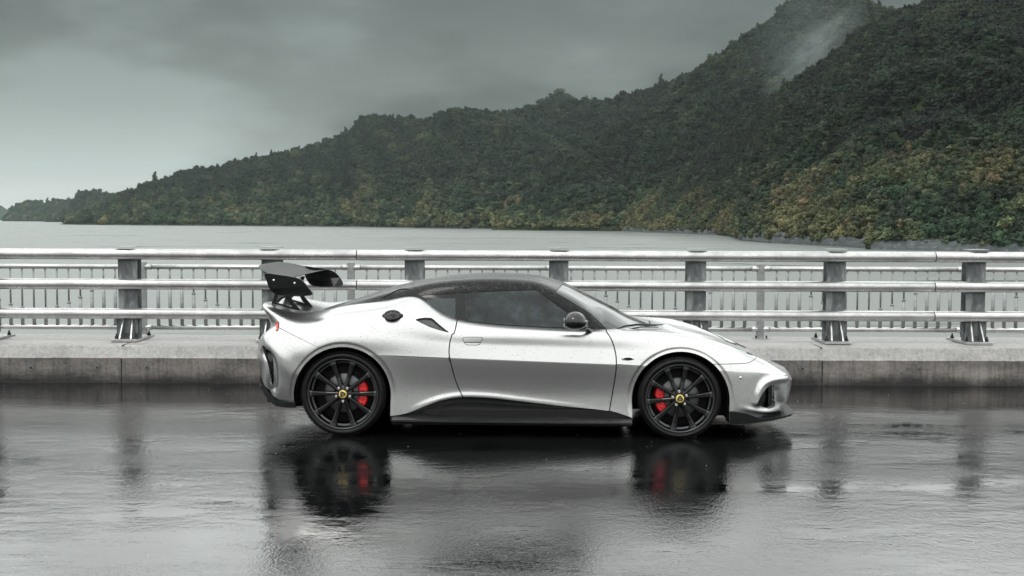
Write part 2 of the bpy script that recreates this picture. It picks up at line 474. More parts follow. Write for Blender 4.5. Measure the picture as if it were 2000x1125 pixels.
# ---- pedestrian railing behind
YB = 5.3
pr = empty('baluster_railing', (0, YB, .23))
tag(pr, 'thin galvanised pedestrian railing of round balusters behind the heavy guardrail', 'railing')
bpx = [-4.485 - 2.5 * 2, -4.485 - 2.5, -4.485, -1.954, .527, 3.02, 5.51, 8.01, 10.5]
for i in range(len(bpx) - 1):
    xa, xb = bpx[i], bpx[i + 1]
    for zc, nm in ((1.081, 'top_rail'), (.345, 'bottom_rail')):
        b = MB(); zz = zc - .23
        b.tube([(xa + .05, 0, zz), (xb - .05, 0, zz)], .030, 20)
        b.tube([(xa + .03, 0, zz), (xa + .11, 0, zz)], .0345, 20); b.tube([(xb - .11, 0, zz), (xb - .03, 0, zz)], .0345, 20)
        b.build(nm, MAT['steel'], pr)
def bpost():
    b = MB(); b.box((0, .01, .45), (.085, .07, .92)); o = b.build('post', MAT['dull'], pr, bevel=.004)
    b = MB(); b.box((0, 0, .006), (.17, .19, .014)); b.build('base_plate', MAT['steel'], o, bevel=.002)
    for s in (-1, 1):
        b = MB(); b.lathe([(0, .045), (.012, .045), (.012, .013)], 6, axis='z')
        q_ = b.build('anchor_bolt', MAT['bolt_dark'], o); q_.location = (s * .064, -.06, 0)
    return o
bp0 = bpost()
for i, x in enumerate(bpx):
    o = bp0 if i == 0 else copy_tree(bp0, pr)
    o.location = (x, 0, 0)
cnt = 0; extra = MB()
spans = sorted(range(len(bpx) - 1), key=lambda i: abs((bpx[i] + bpx[i + 1]) / 2))
zt, zb = 1.081 - .23 - .028, .345 - .23 + .028
for i in spans:
    xa, xb = bpx[i], bpx[i + 1]
    for k in range(16):
        x = xa + .19 + (xb - xa - .38) * k / 15
        d = x - (xa + xb) / 2 + .03
        hs = min(.58 + .5 * d * d, .87) - .23
        hs += .006 * noise.noise(Vector((x * 9, 0, 0)))
        bb = MB()
        bb.tube([(0, 0, hs - .01), (0, 0, zt)], .0115, 10)
        bb.tube([(0, 0, zb), (0, 0, hs - .004)], .0215, 12)
        bb.tube([(0, 0, hs - .02), (0, 0, hs)], .0245, 12)
        if cnt < 100:
            o = bb.build('baluster', MAT['dull'], pr); o.location = (x, 0, 0); cnt += 1
        else:
            extra.add([(vx + x, vy, vz) for vx, vy, vz in bb.v], bb.f, 0, True)
if extra.v:
    o = extra.build('balusters', MAT['dull'], pr); o['kind'] = 'stuff'

# ================================================================== LAKE AND HILLS
WZ = -18.0
m, t, p = mat('lake_water'); MAT['water'] = m
setp(p, col=(.2, .2, .2), rough=.30, ior=1.33, spec=.5)
v = coords(t, (1, 1, 1))
sl = noise_n(t, coords(t, (.007, .022, 1)), 1.0, 4, .6, .5)
t.links.new(ramp(t, sl, [(.30, .14), (.42, .32), (.62, .36)]), p.inputs['Roughness'])
t.links.new(ramp(t, sl, [(.29, (.06, .085, .078)), (.40, (.125, .140, .132))]), p.inputs['Base Color'])
bump(t, p, noise_n(t, coords(t, (.7, 1.6, 1)), 1.3, 5, .65), .35, .08)
b = MB(); b.add([(-14000, -2500, WZ), (14000, -2500, WZ), (14000, 16000, WZ), (-14000, 16000, WZ)], [(0, 1, 2, 3)])
tag(b.build('lake_water', MAT['water']), kind='structure')

def attr_mat(name, typ):
    m, t, p = mat(name); MAT[name] = m
    a = nd(t, 'ShaderNodeAttribute', attribute_type=typ, attribute_name='tint')
    return m, t, p, a
m, t, p, a = attr_mat('forest_leaves', 'INSTANCER')
rn = nd(t, 'ShaderNodeObjectInfo')
nn = noise_n(t, coords(t), 2.2, 2, .6)
t.links.new(mixc(t, 1, a.outputs[0], ramp(t, nn, [(.35, .62), (.65, 1.35)]), 'MULTIPLY'), p.inputs['Base Color'])
setp(p, rough=.7, spec=.25)
m, t, p = mat('forest_floor'); MAT['floor'] = m
v = coords(t)
t.links.new(ramp(t, noise_n(t, v, .03, 6, .7), [(.35, (.012, .018, .010)), (.65, (.030, .038, .018))]), p.inputs['Base Color']); setp(p, rough=.9, spec=.1)
m, t, p = mat('shore_rock'); MAT['rock'] = m
v = coords(t)
t.links.new(ramp(t, noise_n(t, coords(t, (1, 1, 2)), .22, 8, .75), [(.34, (.020, .026, .029)), (.55, (.06, .072, .076)), (.72, (.18, .19, .19))]), p.inputs['Base Color']); setp(p, rough=.6)
bump(t, p, noise_n(t, v, .5, 6, .7), 1, 1.5)

def hor(px): return 430 + ROLL * (px - 1000)
def interp(tab, x):
    xs = [q[0] for q in tab]
    return float(np.interp(x, xs, [q[1] for q in tab]))
CH = CAMH - WZ
CREST = {}
def hill(name, ridge, shore, dz, x0, x1, nu, nv, spur, seed, rock_h=3.0, shoreZ=None, bulge=.10, trees=0):
    """slope lofted from a waterline up to a ridge line, with spurs and gullies; returns the surface grid"""
    P = np.zeros((nu + 1, nv + 9, 3)); CR = np.zeros((nu + 1, nv + 9))
    for i in range(nu + 1):
        px = x0 + (x1 - x0) * i / nu
        Zs = shoreZ(px) if shoreZ else F * CH / max(interp(shore, px) - hor(px), 1.5)
        Zr = Zs + interp(dz, px)
        zr = max(CAMH + (hor(px) - interp(ridge, px)) / F * Zr - trees, WZ + 1)
        ht = zr - WZ
        for j in range(nv + 9):
            vv = j / nv
            if vv <= 1:
                Z = Zs + (Zr - Zs) * vv; z = WZ + ht * (vv ** (1 + bulge))
                k = math.sin(math.pi * min(vv, 1)) ** .7
            else:                                    # the far side falls away behind the ridge
                Z = Zr + (vv - 1) * nv * 60; z = zr - ((vv - 1) * nv) ** 1.3 * 14; k = 0
            X = (px - 1000) / F * Z
            L_ = max(ht, 60)
            q = Vector((X / L_ * 1.5 + vv * 1.1, vv * .55, seed))
            rd = 1 - 2 * abs(noise.noise(q)) ; r2 = 1 - 2 * abs(noise.noise(q * 2.3 + Vector((5, 3, 1)))); r3 = noise.noise(q * 6.1)
            dsp = (rd * .6 + r2 * .32 + r3 * .14) * spur * L_ * k
            CR[i, j] = rd * .6 + r2 * .55 + r3 * .2
            P[i, j] = (X, CAM.y + Z - dsp * .8, z + dsp * .30)
            if vv <= 1 and z < WZ + rock_h: P[i, j, 2] = min(P[i, j, 2], z + 1)
    V = P.reshape(-1, 3); m_ = nv + 9
    Fc = [(i * m_ + j, (i + 1) * m_ + j, (i + 1) * m_ + j + 1, i * m_ + j + 1) for i in range(nu) for j in range(m_ - 1)]
    me = bpy.data.meshes.new(name); me.from_pydata([tuple(q) for q in V], [], Fc)
    me.polygons.foreach_set('use_smooth', [True] * len(Fc)); me.update()
    tag(link(name, me, MAT['floor']), kind='structure')
    CREST[id(P)] = 0; CREST['last'] = CR[:, :nv + 1]
    return P[:, :nv + 1]

# tree shapes: an uneven crown of many leaf clumps over several lobes
protos = bpy.data.collections.new('forest_tree_shapes')
def crown(i, kind):
    b = MB(); rr = random.Random(40 + i)
    lobes = []
    if kind == 'round':
        for k in range(9):
            a = rr.uniform(0, 6.28); q = rr.uniform(.2, .75); lobes.append((q * math.cos(a), q * math.sin(a), rr.uniform(.35, 1.15), rr.uniform(.34, .58)))
    elif kind == 'tall':
        for k in range(9):
            h = k / 8; a = rr.uniform(0, 6.28); q = rr.uniform(0, .38) * (1 - h * .6); lobes.append((q * math.cos(a), q * math.sin(a), .3 + 1.7 * h, .50 - .30 * h))
    else:
        for k in range(7):
            a = rr.uniform(0, 6.28); q = rr.uniform(.3, 1.0); lobes.append((q * math.cos(a), q * math.sin(a), rr.uniform(.2, .6), rr.uniform(.3, .45)))
    for (x, y, z, r_) in lobes:
        for k in range(34):
            n_ = Vector((rr.gauss(0, 1), rr.gauss(0, 1), rr.gauss(.25, 1))).normalized()
            c = Vector((x, y, z)) + n_ * r_ * rr.uniform(.86, 1.08)
            nn_ = (n_ + Vector((rr.gauss(0, .35), rr.gauss(0, .35), rr.gauss(0, .35)))).normalized()
            u_ = nn_.orthogonal().normalized(); w_ = nn_.cross(u_); a = rr.uniform(0, 6.28)
            u2 = u_ * math.cos(a) + w_ * math.sin(a); w2 = nn_.cross(u2); s_ = r_ * rr.uniform(.22, .40)
            b.add([c - u2 * s_, c - w2 * s_ * .7, c + u2 * s_ + nn_ * s_ * .2, c + w2 * s_ * .7], [(0, 1, 2, 3)])
        # the shaded heart of each lobe
        q = r_ * .86
        b.add([(x + q, y, z), (x - q, y, z), (x, y + q, z), (x, y - q, z), (x, y, z + q), (x, y, z - q)], [(0, 2, 4), (2, 1, 4), (1, 3, 4), (3, 0, 4), (2, 0, 5), (1, 2, 5), (3, 1, 5), (0, 3, 5)])
    b.tube([(0, 0, -.9), (.03, 0, 0), (0, .04, .8)], [.09, .07, .03], 6)
    me = bpy.data.meshes.new('crown'); me.from_pydata(b.v, [], b.f); me.materials.append(MAT['forest_leaves']); me.update()
    protos.objects.link(bpy.data.objects.new('crown_shape_%d' % i, me))
for i, k in enumerate(('round', 'round', 'round', 'tall', 'spread', 'round')): crown(i, k)

def forest_tree_nodes():
    g = bpy.data.node_groups.new('forest', 'GeometryNodeTree')
    g.interface.new_socket('Geometry', in_out='INPUT', socket_type='NodeSocketGeometry')
    g.interface.new_socket('Geometry', in_out='OUTPUT', socket_type='NodeSocketGeometry')
    gi = g.nodes.new('NodeGroupInput'); go = g.nodes.new('NodeGroupOutput')
    ci = g.nodes.new('GeometryNodeCollectionInfo'); ci.inputs['Collection'].default_value = protos
    ci.inputs['Separate Children'].default_value = True; ci.inputs['Reset Children'].default_value = True
    ip = g.nodes.new('GeometryNodeInstanceOnPoints'); ip.inputs['Pick Instance'].default_value = True
    def na(n, ty):
        a = g.nodes.new('GeometryNodeInputNamedAttribute'); a.data_type = ty; a.inputs['Name'].default_value = n; return a.outputs[0]
    g.links.new(gi.outputs[0], ip.inputs['Points']); g.links.new(ci.outputs[0], ip.inputs['Instance'])
    g.links.new(na('pick', 'INT'), ip.inputs['Instance Index'])
    g.links.new(na('turn', 'FLOAT_VECTOR'), ip.inputs['Rotation']); g.links.new(na('size', 'FLOAT_VECTOR'), ip.inputs['Scale'])
    g.links.new(ip.outputs[0], go.inputs[0])
    return g
FG = forest_tree_nodes()
GREEN = np.array([.020, .040, .019]); DARK = np.array([.007, .011, .007]); OLIVE = np.array([.092, .086, .038]); RUST = np.array([.078, .054, .030]); PALE = np.array([.062, .076, .034])
def forest(P, dens, size, label, warm, vmin=.012, seed=0, ridge_boost=1.0):
    """trees spread over the slope by area"""
    r_ = np.random.default_rng(seed)
    CR = CREST['last'][:, -P.shape[1]:]
    A, B, C_ = P[:-1, :-1], P[1:, :-1], P[:-1, 1:]
    ar = np.linalg.norm(np.cross(B - A, C_ - A), axis=2)
    w_ = ar.copy(); w_[:, -2:] *= ridge_boost
    n = min(int(ar.sum() / (size * size) * dens), 40000)
    idx = r_.choice(ar.size, n, p=(w_ / w_.sum()).ravel())
    ii, jj = np.unravel_index(idx, ar.shape)
    a, c = r_.random(n), r_.random(n)
    Q = A[ii, jj] * ((1 - a) * (1 - c))[:, None] + P[ii + 1, jj] * (a * (1 - c))[:, None] + P[ii, jj + 1] * ((1 - a) * c)[:, None] + P[ii + 1, jj + 1] * (a * c)[:, None]
    vv = (jj + c) / (P.shape[1] - 1); cr_ = CR[ii, jj]
    ok = Q[:, 2] > WZ + 2.5
    Q, vv, cr_ = Q[ok], vv[ok], cr_[ok]; n = len(Q)
    cl_ = np.zeros((n, 3)); sz = np.zeros((n, 3)); tr = np.zeros((n, 3)); pk = np.zeros(n, int)
    for k in range(n):
        x, y, z = Q[k]
        hgt_ = z - WZ
        n1 = noise.noise(Vector((x / 90, y / 130, z / 60 + seed))); n2 = noise.noise(Vector((x / 28 + 9, y / 40, z / 22)))
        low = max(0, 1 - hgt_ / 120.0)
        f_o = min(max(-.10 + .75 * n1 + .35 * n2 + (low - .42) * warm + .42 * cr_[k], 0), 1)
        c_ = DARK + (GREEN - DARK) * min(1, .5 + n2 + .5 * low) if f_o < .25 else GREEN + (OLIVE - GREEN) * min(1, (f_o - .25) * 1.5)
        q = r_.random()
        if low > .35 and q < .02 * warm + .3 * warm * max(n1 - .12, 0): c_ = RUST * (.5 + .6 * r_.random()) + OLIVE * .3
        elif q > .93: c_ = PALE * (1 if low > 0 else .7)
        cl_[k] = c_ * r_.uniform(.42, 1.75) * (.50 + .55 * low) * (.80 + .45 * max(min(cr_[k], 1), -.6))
        s_ = size * (.42 + .68 * r_.random() ** 1.8) * (1.0 if vv[k] < .97 else r_.choice([.75, .95, 1.2]))
        sz[k] = (s_ * r_.uniform(.85, 1.2), s_ * r_.uniform(.85, 1.2), s_ * r_.uniform(.7, 1.1))
        tr[k] = (r_.normal(0, .1), r_.normal(0, .1), r_.random() * 6.28)
        pk[k] = r_.choice([0, 1, 2, 5, 3, 4], p=[.22, .22, .2, .16, .12, .08])
    me = bpy.data.meshes.new('forest'); me.from_pydata([tuple(q) for q in Q], [], [])
    for nm, ty, dat in (('pick', 'INT', pk), ('turn', 'FLOAT_VECTOR', tr), ('size', 'FLOAT_VECTOR', sz)):
        at = me.attributes.new(nm, ty, 'POINT'); at.data.foreach_set('value' if ty == 'INT' else 'vector', dat.ravel())
    at = me.attributes.new('tint', 'FLOAT_COLOR', 'POINT'); at.data.foreach_set('color', np.c_[cl_, np.ones(n)].ravel())
    o = link('forest', me, MAT['forest_leaves'])
    md = o.modifiers.new('forest', 'NODES'); md.node_group = FG
    return tag(o, label, 'forest', kind='stuff')

def rocks(name, P, seed, h=4.0, run=10.0):
    """bare rocky waterline"""
    E = P[:, 0]; V = []; Fc = []; n = 0; prof = [(-.8, -.5), (-.3, .25), (0, .55), (.45, .8), (1.0, 1.0), (1.5, .8)]
    pts = []
    for i in range(len(E) - 1):
        L_ = np.linalg.norm(E[i + 1] - E[i]); k = max(1, int(L_ / 3.0))
        for q in range(min(k, 30)): pts.append(E[i] + (E[i + 1] - E[i]) * q / min(k, 30))
    for i, e in enumerate(pts):
        for j, (dy, dz_) in enumerate(prof):
            q = noise.noise(Vector((e[0] / 9, j * .7, seed))) + .7 * noise.noise(Vector((e[0] / 3, j * 1.3, seed + 4)))
            V.append((e[0] + q * 1.2, e[1] + dy * run * (1 + .3 * q), WZ + dz_ * h * (1 + .75 * q)))
    m_ = len(prof)
    Fc = [(i * m_ + j, (i + 1) * m_ + j, (i + 1) * m_ + j + 1, i * m_ + j + 1) for i in range(len(pts) - 1) for j in range(m_ - 1)]
    me = bpy.data.meshes.new(name); me.from_pydata(V, [], Fc); me.update()
    tag(link(name, me, MAT['rock']), kind='structure')

# far pale headland, two wooded headlands
P = hill('far_hill', [(-260, 396), (-60, 392), (0, 400), (14, 405), (30, 430)], [], [(-300, 500)], -300, 32, 24, 8, .05, 1, shoreZ=lambda x: 12200)
P = hill('headland_hill', [(4, 430), (12, 418), (22, 402), (40, 392), (60, 389), (80, 386), (92, 392), (108, 387), (128, 386), (160, 388), (200, 400)], [], [(0, 60), (40, 350), (200, 450)], 4, 200, 46, 14, .10, 3, shoreZ=lambda x: 8300 - (x - 4) * 4, trees=26)
forest(P, 1.5, 22, 'hazy dark woods on the leftmost headland across the lake', 0, seed=3)
P = hill('headland_hill', [(82, 434), (95, 424), (110, 412), (130, 404), (145, 386), (155, 374), (172, 368), (186, 366), (205, 372), (225, 374), (260, 371), (300, 375)], [], [(80, 60), (150, 350), (300, 400)], 82, 300, 50, 16, .10, 5, shoreZ=lambda x: 6700 - (x - 80) * 4, trees=24)
forest(P, 1.5, 20, 'dark woods on the second headland from the left across the lake', 0, seed=5)
# wooded hillside on the other bank, behind the camera: the wet car and windows mirror it
b = MB(); V = []; nu_, nv_ = 160, 14
for i in range(nu_ + 1):
    a = math.pi + math.pi * i / nu_
    for j in range(nv_ + 1):
        f_ = j / nv_; rad_ = 420 + 420 * f_
        h_ = (84 + 40 * noise.noise(Vector((i * .08, 2, 5))) + 22 * noise.noise(Vector((i * .4, 7, 1)))) * math.sin(f_ * math.pi * .62) * min(1, .35 + 1.6 * math.sin(a + math.pi))
        V.append((rad_ * math.cos(a) * 1.3, rad_ * math.sin(a) - 60, WZ + h_ + 9 * f_ * noise.noise(Vector((i * 1.1, j * 1.1, 3)))))
m_ = nv_ + 1
b.add(V, [(i * m_ + j, (i + 1) * m_ + j, (i + 1) * m_ + j + 1, i * m_ + j + 1) for i in range(nu_) for j in range(nv_)], 0, True)
tag(b.build('opposite_hill', MAT['floor']), kind='structure')
# faint summits behind the long ridge
P = hill('far_summit', [(1040, 215), (1058, 196), (1072, 190), (1090, 184), (1106, 184), (1120, 192), (1140, 205)], [], [(1000, 10)], 1040, 1140, 20, 12, .02, 8, shoreZ=lambda x: 5600)
forest(P[:, -4:], 1.4, 26, 'faint misty treetops showing above the middle of the long ridge', 0, seed=8)
# long wooded ridge falling to the left
SH = [(110, 437.5), (130, 438.6), (300, 440.4), (500, 441.6), (700, 443.2), (800, 444.8), (900, 446.8), (1050, 447.6), (1200, 449.5), (1400, 452)]
P = hill('lakeside_hill', [(118, 436), (130, 428), (150, 419), (180, 405), (210, 390), (235, 377), (262, 367), (300, 352), (340, 342), (380, 327), (420, 324), (470, 312), (520, 305), (560, 296), (610, 286), (655, 268), (672, 258), (692, 250), (700, 235), (725, 225), (765, 229), (805, 231), (835, 236), (850, 226), (880, 211), (900, 213), (925, 212), (965, 223), (1000, 214), (1040, 204), (1100, 198), (1150, 195), (1200, 190), (1240, 178), (1270, 170), (1310, 158), (1340, 143), (1400, 130), (1480, 130)], SH, [(110, 100), (300, 500), (700, 950), (1500, 1100)], 118, 1480, 260, 60, .34, 11, trees=17)
forest(P, 1.8, 14.5, 'dark green forest on the long ridge falling to the left shore', .35, seed=11, ridge_boost=2)
rocks('shore_rocks', P[20:], 11, 3.0, 10)
# steep mountain behind the mist
P = hill('mountain', [(960, 440), (1000, 405), (1060, 350), (1110, 305), (1150, 275), (1180, 255), (1230, 225), (1290, 197), (1322, 170), (1345, 148), (1362, 128), (1400, 108), (1440, 78), (1470, 58), (1500, 42), (1515, 24), (1532, 8), (1560, -4), (1600, -8), (1650, -6), (1680, 4), (1700, 16), (1745, 22), (1800, 30), (1900, 40)], [], [(960, 80), (1180, 350), (1400, 620), (1900, 700)], 960, 1900, 220, 64, .34, 17, shoreZ=lambda x: 2350 - max(0, x - 960) * .55, trees=14)
forest(P, 1.9, 11, 'dark forest on the steep mountain behind the drifting mist', .55, seed=17, ridge_boost=2)
# near wooded slope on the right
P = hill('near_mountain', [(1150, 450), (1180, 432), (1220, 402), (1300, 350), (1380, 290), (1440, 240), (1500, 190), (1550, 152), (1590, 130), (1615, 108), (1640, 86), (1665, 64), (1700, 42), (1745, 24), (1770, 16), (1800, 5), (1850, -14), (1930, -8), (1990, 4), (2050, -16), (2200, -30), (2500, -30)], [(1150, 450), (1200, 451), (1300, 455), (1400, 459), (1430, 462), (1450, 470), (1500, 474), (1560, 477), (1700, 485), (1850, 489), (2000, 490), (2500, 496)], [(1150, 30), (1300, 240), (1500, 520), (1700, 620), (2500, 640)], 1150, 2500, 260, 84, .34, 23, trees=9)
forest(P, 2.1, 6.8, 'olive and rust coloured forest on the near slope above the right shore', 1.0, seed=23, ridge_boost=2)
rocks('shore_rocks', P, 23, 7.5, 11)
# dark spur in the right corner
P = hill('dark_spur', [(1690, 470), (1720, 440), (1750, 408), (1790, 372), (1820, 345), (1860, 305), (1900, 268), (1950, 232), (2000, 200), (2100, 150), (2500, 60)], [], [(1690, 10), (1800, 90), (2000, 160), (2500, 240)], 1690, 2500, 130, 50, .16, 31, shoreZ=lambda x: F * CH / (interp([(1690, 486), (2000, 492), (2500, 498)], x) - hor(x)) - 12)
forest(P, 2.1, 6.0, 'darker bushy trees on the nearest spur at the right', .25, seed=31, ridge_boost=1.5)
rocks('shore_rocks', P[1:], 31, 7.0, 10)
# ================================================================== THE SPORTS CAR
TH = R(-1.9)                                     # nose slightly towards the camera
ax, ay = Vector((math.cos(TH), math.sin(TH), 0)), Vector((-math.sin(TH), math.cos(TH), 0))
_r, _f = atZ(670.5, 851, 0), atZ(1328, 856, 0)
ORG = _r + ay * .87
WB = (_f - _r).dot(ax)
def loc(P):
    d = P - ORG; return Vector((d.dot(ax), d.dot(ay), d.z))
def Lp(px, py, w_):
    """point of the near flank at half-width w_ (metres), read from the photograph"""
    d = ray(px, py); n = ay
    t_ = ((ORG - ay * w_) - CAM).dot(n) / d.dot(n)
    q = loc(CAM + d * t_); return (q.x, w_, q.z)
car = empty('sports_car', ORG, TH)
tag(car, 'wet silver sports car with black roof, black wheels and tall black rear wing', 'car')

def cof(V):
    """picture coordinates of points on the near flank, used to lay out seams and openings"""
    W = np.array([tuple(ORG)]) + V[:, :1] * np.array([tuple(ax)]) + V[:, 1:2] * np.array([tuple(ay)]) + V[:, 2:] * np.array([[0, 0, 1]])
    D = W - np.array([tuple(CAM)])
    z = D @ np.array(tuple(c_f)); return np.c_[1000 + F * (D @ np.array(tuple(c_r))) / z, 562.5 - F * (D @ np.array(tuple(c_u))) / z]

def pchip(x, y, xq):
    x, y = np.asarray(x, float), np.asarray(y, float); h = np.diff(x); d = np.diff(y) / h; m_ = np.zeros_like(y)
    for i in range(1, len(x) - 1):
        if d[i - 1] * d[i] > 0:
            w1, w2 = 2 * h[i] + h[i - 1], h[i] + 2 * h[i - 1]; m_[i] = (w1 + w2) / (w1 / d[i - 1] + w2 / d[i])
    m_[0], m_[-1] = d[0], d[-1]
    k = np.clip(np.searchsorted(x, xq) - 1, 0, len(h) - 1); s = (xq - x[k]) / h[k]
    return (2 * s ** 3 - 3 * s ** 2 + 1) * y[k] + (s ** 3 - 2 * s ** 2 + s) * h[k] * m_[k] + (-2 * s ** 3 + 3 * s ** 2) * y[k + 1] + (s ** 3 - s ** 2) * h[k] * m_[k + 1]
def catmull(x, y, xq):
    x, y = np.asarray(x, float), np.asarray(y, float); h = np.diff(x); d = np.diff(y) / h; m_ = np.zeros_like(y)
    m_[1:-1] = (d[:-1] * h[1:] + d[1:] * h[:-1]) / (h[1:] + h[:-1]); m_[0], m_[-1] = d[0], d[-1]
    k = np.clip(np.searchsorted(x, xq) - 1, 0, len(h) - 1); s = (xq - x[k]) / h[k]
    return (2 * s ** 3 - 3 * s ** 2 + 1) * y[k] + (s ** 3 - 2 * s ** 2 + s) * h[k] * m_[k] + (-2 * s ** 3 + 3 * s ** 2) * y[k + 1] + (s ** 3 - s ** 2) * h[k] * m_[k + 1]
def gsm(a, sg):
    """smooth rows of a along axis 0, ends held"""
    k = int(sg * 3) + 1; g = np.exp(-.5 * (np.arange(-k, k + 1) / sg) ** 2); g /= g.sum()
    pad = np.concatenate([2 * a[:1] - a[k:0:-1], a, 2 * a[-1:] - a[-2:-k - 2:-1]])
    out = np.zeros_like(a)
    for i, q in enumerate(g): out += q * pad[i:i + len(a)]
    return out
def loft(guides, nt, ns, crease=None, sm=7, taper=.12):
    """guides: K x T x 3 (x, half-width, z). Returns the grid (nt, ns*(K-1)+1, 3)"""
    G = np.array(guides, float); K, T = G.shape[:2]
    ref = G[min(2, K - 1)]; tk = np.r_[0, np.cumsum(np.linalg.norm(np.diff(ref, axis=0), axis=1) + .02)]; tk /= tk[-1]
    tq = np.linspace(0, 1, nt)
    H = np.zeros((nt, K, 3))
    for k in range(K):
        for c in range(3): H[:, k, c] = pchip(tk, G[k, :, c], tq)
        S = H[:, k].copy(); S2 = gsm(S, sm)
        H[:, k] = S2
    S = np.zeros((nt, (K - 1) * ns + 1, 3)); sq = np.linspace(0, K - 1, (K - 1) * ns + 1)
    for i in range(nt):
        kn = np.r_[0, np.cumsum(np.maximum(np.linalg.norm(np.diff(H[i], axis=0), axis=1), .012) ** .6)]
        q = np.interp(sq, np.arange(K), kn)
        for c in range(3):
            a = catmull(kn, H[i, :, c], q)
            if crease is not None:
                kc, wt = crease; w_ = wt(tq[i], tk)
                if w_ > 0:
                    b_ = np.r_[catmull(kn[:kc + 1], H[i, :kc + 1, c], q[:kc * ns]), catmull(kn[kc:], H[i, kc:, c], q[kc * ns:])]
                    a = a * (1 - w_) + b_ * w_
            S[i, :, c] = a
    return S, tq, tk
def to_mesh(S):
    nt, ns = S.shape[:2]; P = S.copy(); P[:, :, 1] *= -1
    du = np.gradient(P, axis=0); dv = np.gradient(P, axis=1); Nn = np.cross(dv, du)
    Nn /= np.maximum(np.linalg.norm(Nn, axis=2, keepdims=True), 1e-9)
    i, j = np.meshgrid(np.arange(nt - 1), np.arange(ns - 1), indexing='ij'); a = (i * ns + j).ravel()
    Fq = np.r_[np.c_[a, a + 1, a + ns + 1], np.c_[a, a + ns + 1, a + ns]]
    return [P.reshape(-1, 3), Nn.reshape(-1, 3), Fq]
def outward(Mh, c):
    V, Nn, Fq = Mh; 
    s = np.einsum('ij,ij->i', Nn, V - c).mean()
    if s < 0: Nn *= -1
    fn = np.cross(V[Fq[:, 1]] - V[Fq[:, 0]], V[Fq[:, 2]] - V[Fq[:, 0]])
    fl_ = np.einsum('ij,ij->i', fn, Nn[Fq[:, 0]]) < 0
    Fq[fl_] = Fq[fl_][:, ::-1]
    return [V, Nn, Fq]
def split(Mh, s, lvl=0.0):
    """cut a mesh along the level line s = lvl; returns (s < lvl, s > lvl)"""
    V, Nn, Fq = Mh; s = s - lvl; s = np.where(np.abs(s) < 1e-6, 1e-6, s); ins = s < 0
    c = ins[Fq].sum(1); A = [tuple(f) for f in Fq[c == 3]]; B = [tuple(f) for f in Fq[c == 0]]
    nv = [];  nn_ = []; cache = {}; base = len(V)
    def cut(a, b_):
        k = (a, b_) if a < b_ else (b_, a)
        if k not in cache:
            t_ = s[a] / (s[a] - s[b_]); cache[k] = base + len(nv)
            nv.append(V[a] + (V[b_] - V[a]) * t_); q = Nn[a] + (Nn[b_] - Nn[a]) * t_; nn_.append(q / max(np.linalg.norm(q), 1e-9))
        return cache[k]
    for f in Fq[(c > 0) & (c < 3)]:
        f = [int(q) for q in f]
        one = ins[f].sum() == 1
        k = [i for i in range(3) if ins[f[i]] == one][0]
        a, b_, d = f[k], f[(k + 1) % 3], f[(k + 2) % 3]
        p1, p2 = cut(a, b_), cut(a, d)
        t1, t2 = [(a, p1, p2)], [(p1, b_, d), (p1, d, p2)]
        if one: A += t1; B += t2
        else: B += t1; A += t2
    VV = np.r_[V, np.array(nv).reshape(-1, 3)]; NN = np.r_[Nn, np.array(nn_).reshape(-1, 3)]
    def pack(L_):
        if not L_: return [np.zeros((0, 3)), np.zeros((0, 3)), np.zeros((0, 3), int)]
        L_ = np.array(L_); u, inv = np.unique(L_.ravel(), return_inverse=True)
        return [VV[u], NN[u], inv.reshape(-1, 3)]
    return pack(A), pack(B)
def smooth_line(pts, n=8, closed=False):
    P = [np.array(p, float) for p in pts]; out = []; m_ = len(P)
    for i in range(m_ if closed else m_ - 1):
        a, b_, c, d = (P[(i - 1) % m_] if closed or i else P[0] * 2 - P[1]), P[i], P[(i + 1) % m_], (P[(i + 2) % m_] if closed or i + 2 < m_ else P[-1] * 2 - P[-2])
        for k in range(n):
            t_ = k / n; out.append(.5 * (2 * b_ + (c - a) * t_ + (2 * a - 5 * b_ + 4 * c - d) * t_ ** 2 + (3 * b_ - a - 3 * c + d) * t_ ** 3))
    if not closed: out.append(P[-1])
    return [tuple(q) for q in out]
def dist_line(Q, line, closed=False):
    d = np.full(len(Q), 1e9); L_ = list(line) + ([line[0]] if closed else [])
    for a, b_ in zip(L_[:-1], L_[1:]):
        a, b_ = np.array(a, float), np.array(b_, float); e = b_ - a; t_ = np.clip(((Q - a) @ e) / max(e @ e, 1e-12), 0, 1)
        d = np.minimum(d, np.linalg.norm(Q - a - t_[:, None] * e, axis=1))
    return d
def inside(Q, poly):
    r_ = np.zeros(len(Q), bool); n = len(poly)
    for i in range(n):
        (x1, y1), (x2, y2) = poly[i], poly[(i + 1) % n]
        if y1 == y2: continue
        c = (y1 > Q[:, 1]) != (y2 > Q[:, 1]); xi = x1 + (Q[:, 1] - y1) * (x2 - x1) / (y2 - y1); r_ ^= c & (Q[:, 0] < xi)
    return r_
def sd_poly(Q, poly):
    d = dist_line(Q, poly, True); return np.where(inside(Q, poly), -d, d)
def cat(*ms):
    V, Nn, Fq = [], [], []; b = 0
    for m_ in ms:
        if not len(m_[0]): continue
        V.append(m_[0]); Nn.append(m_[1]); Fq.append(m_[2] + b); b += len(m_[0])
    return [np.concatenate(V), np.concatenate(Nn), np.concatenate(Fq)]
def push(Mh, d): return [Mh[0] + Mh[1] * (d if np.isscalar(d) else d[:, None]), Mh[1], Mh[2]]
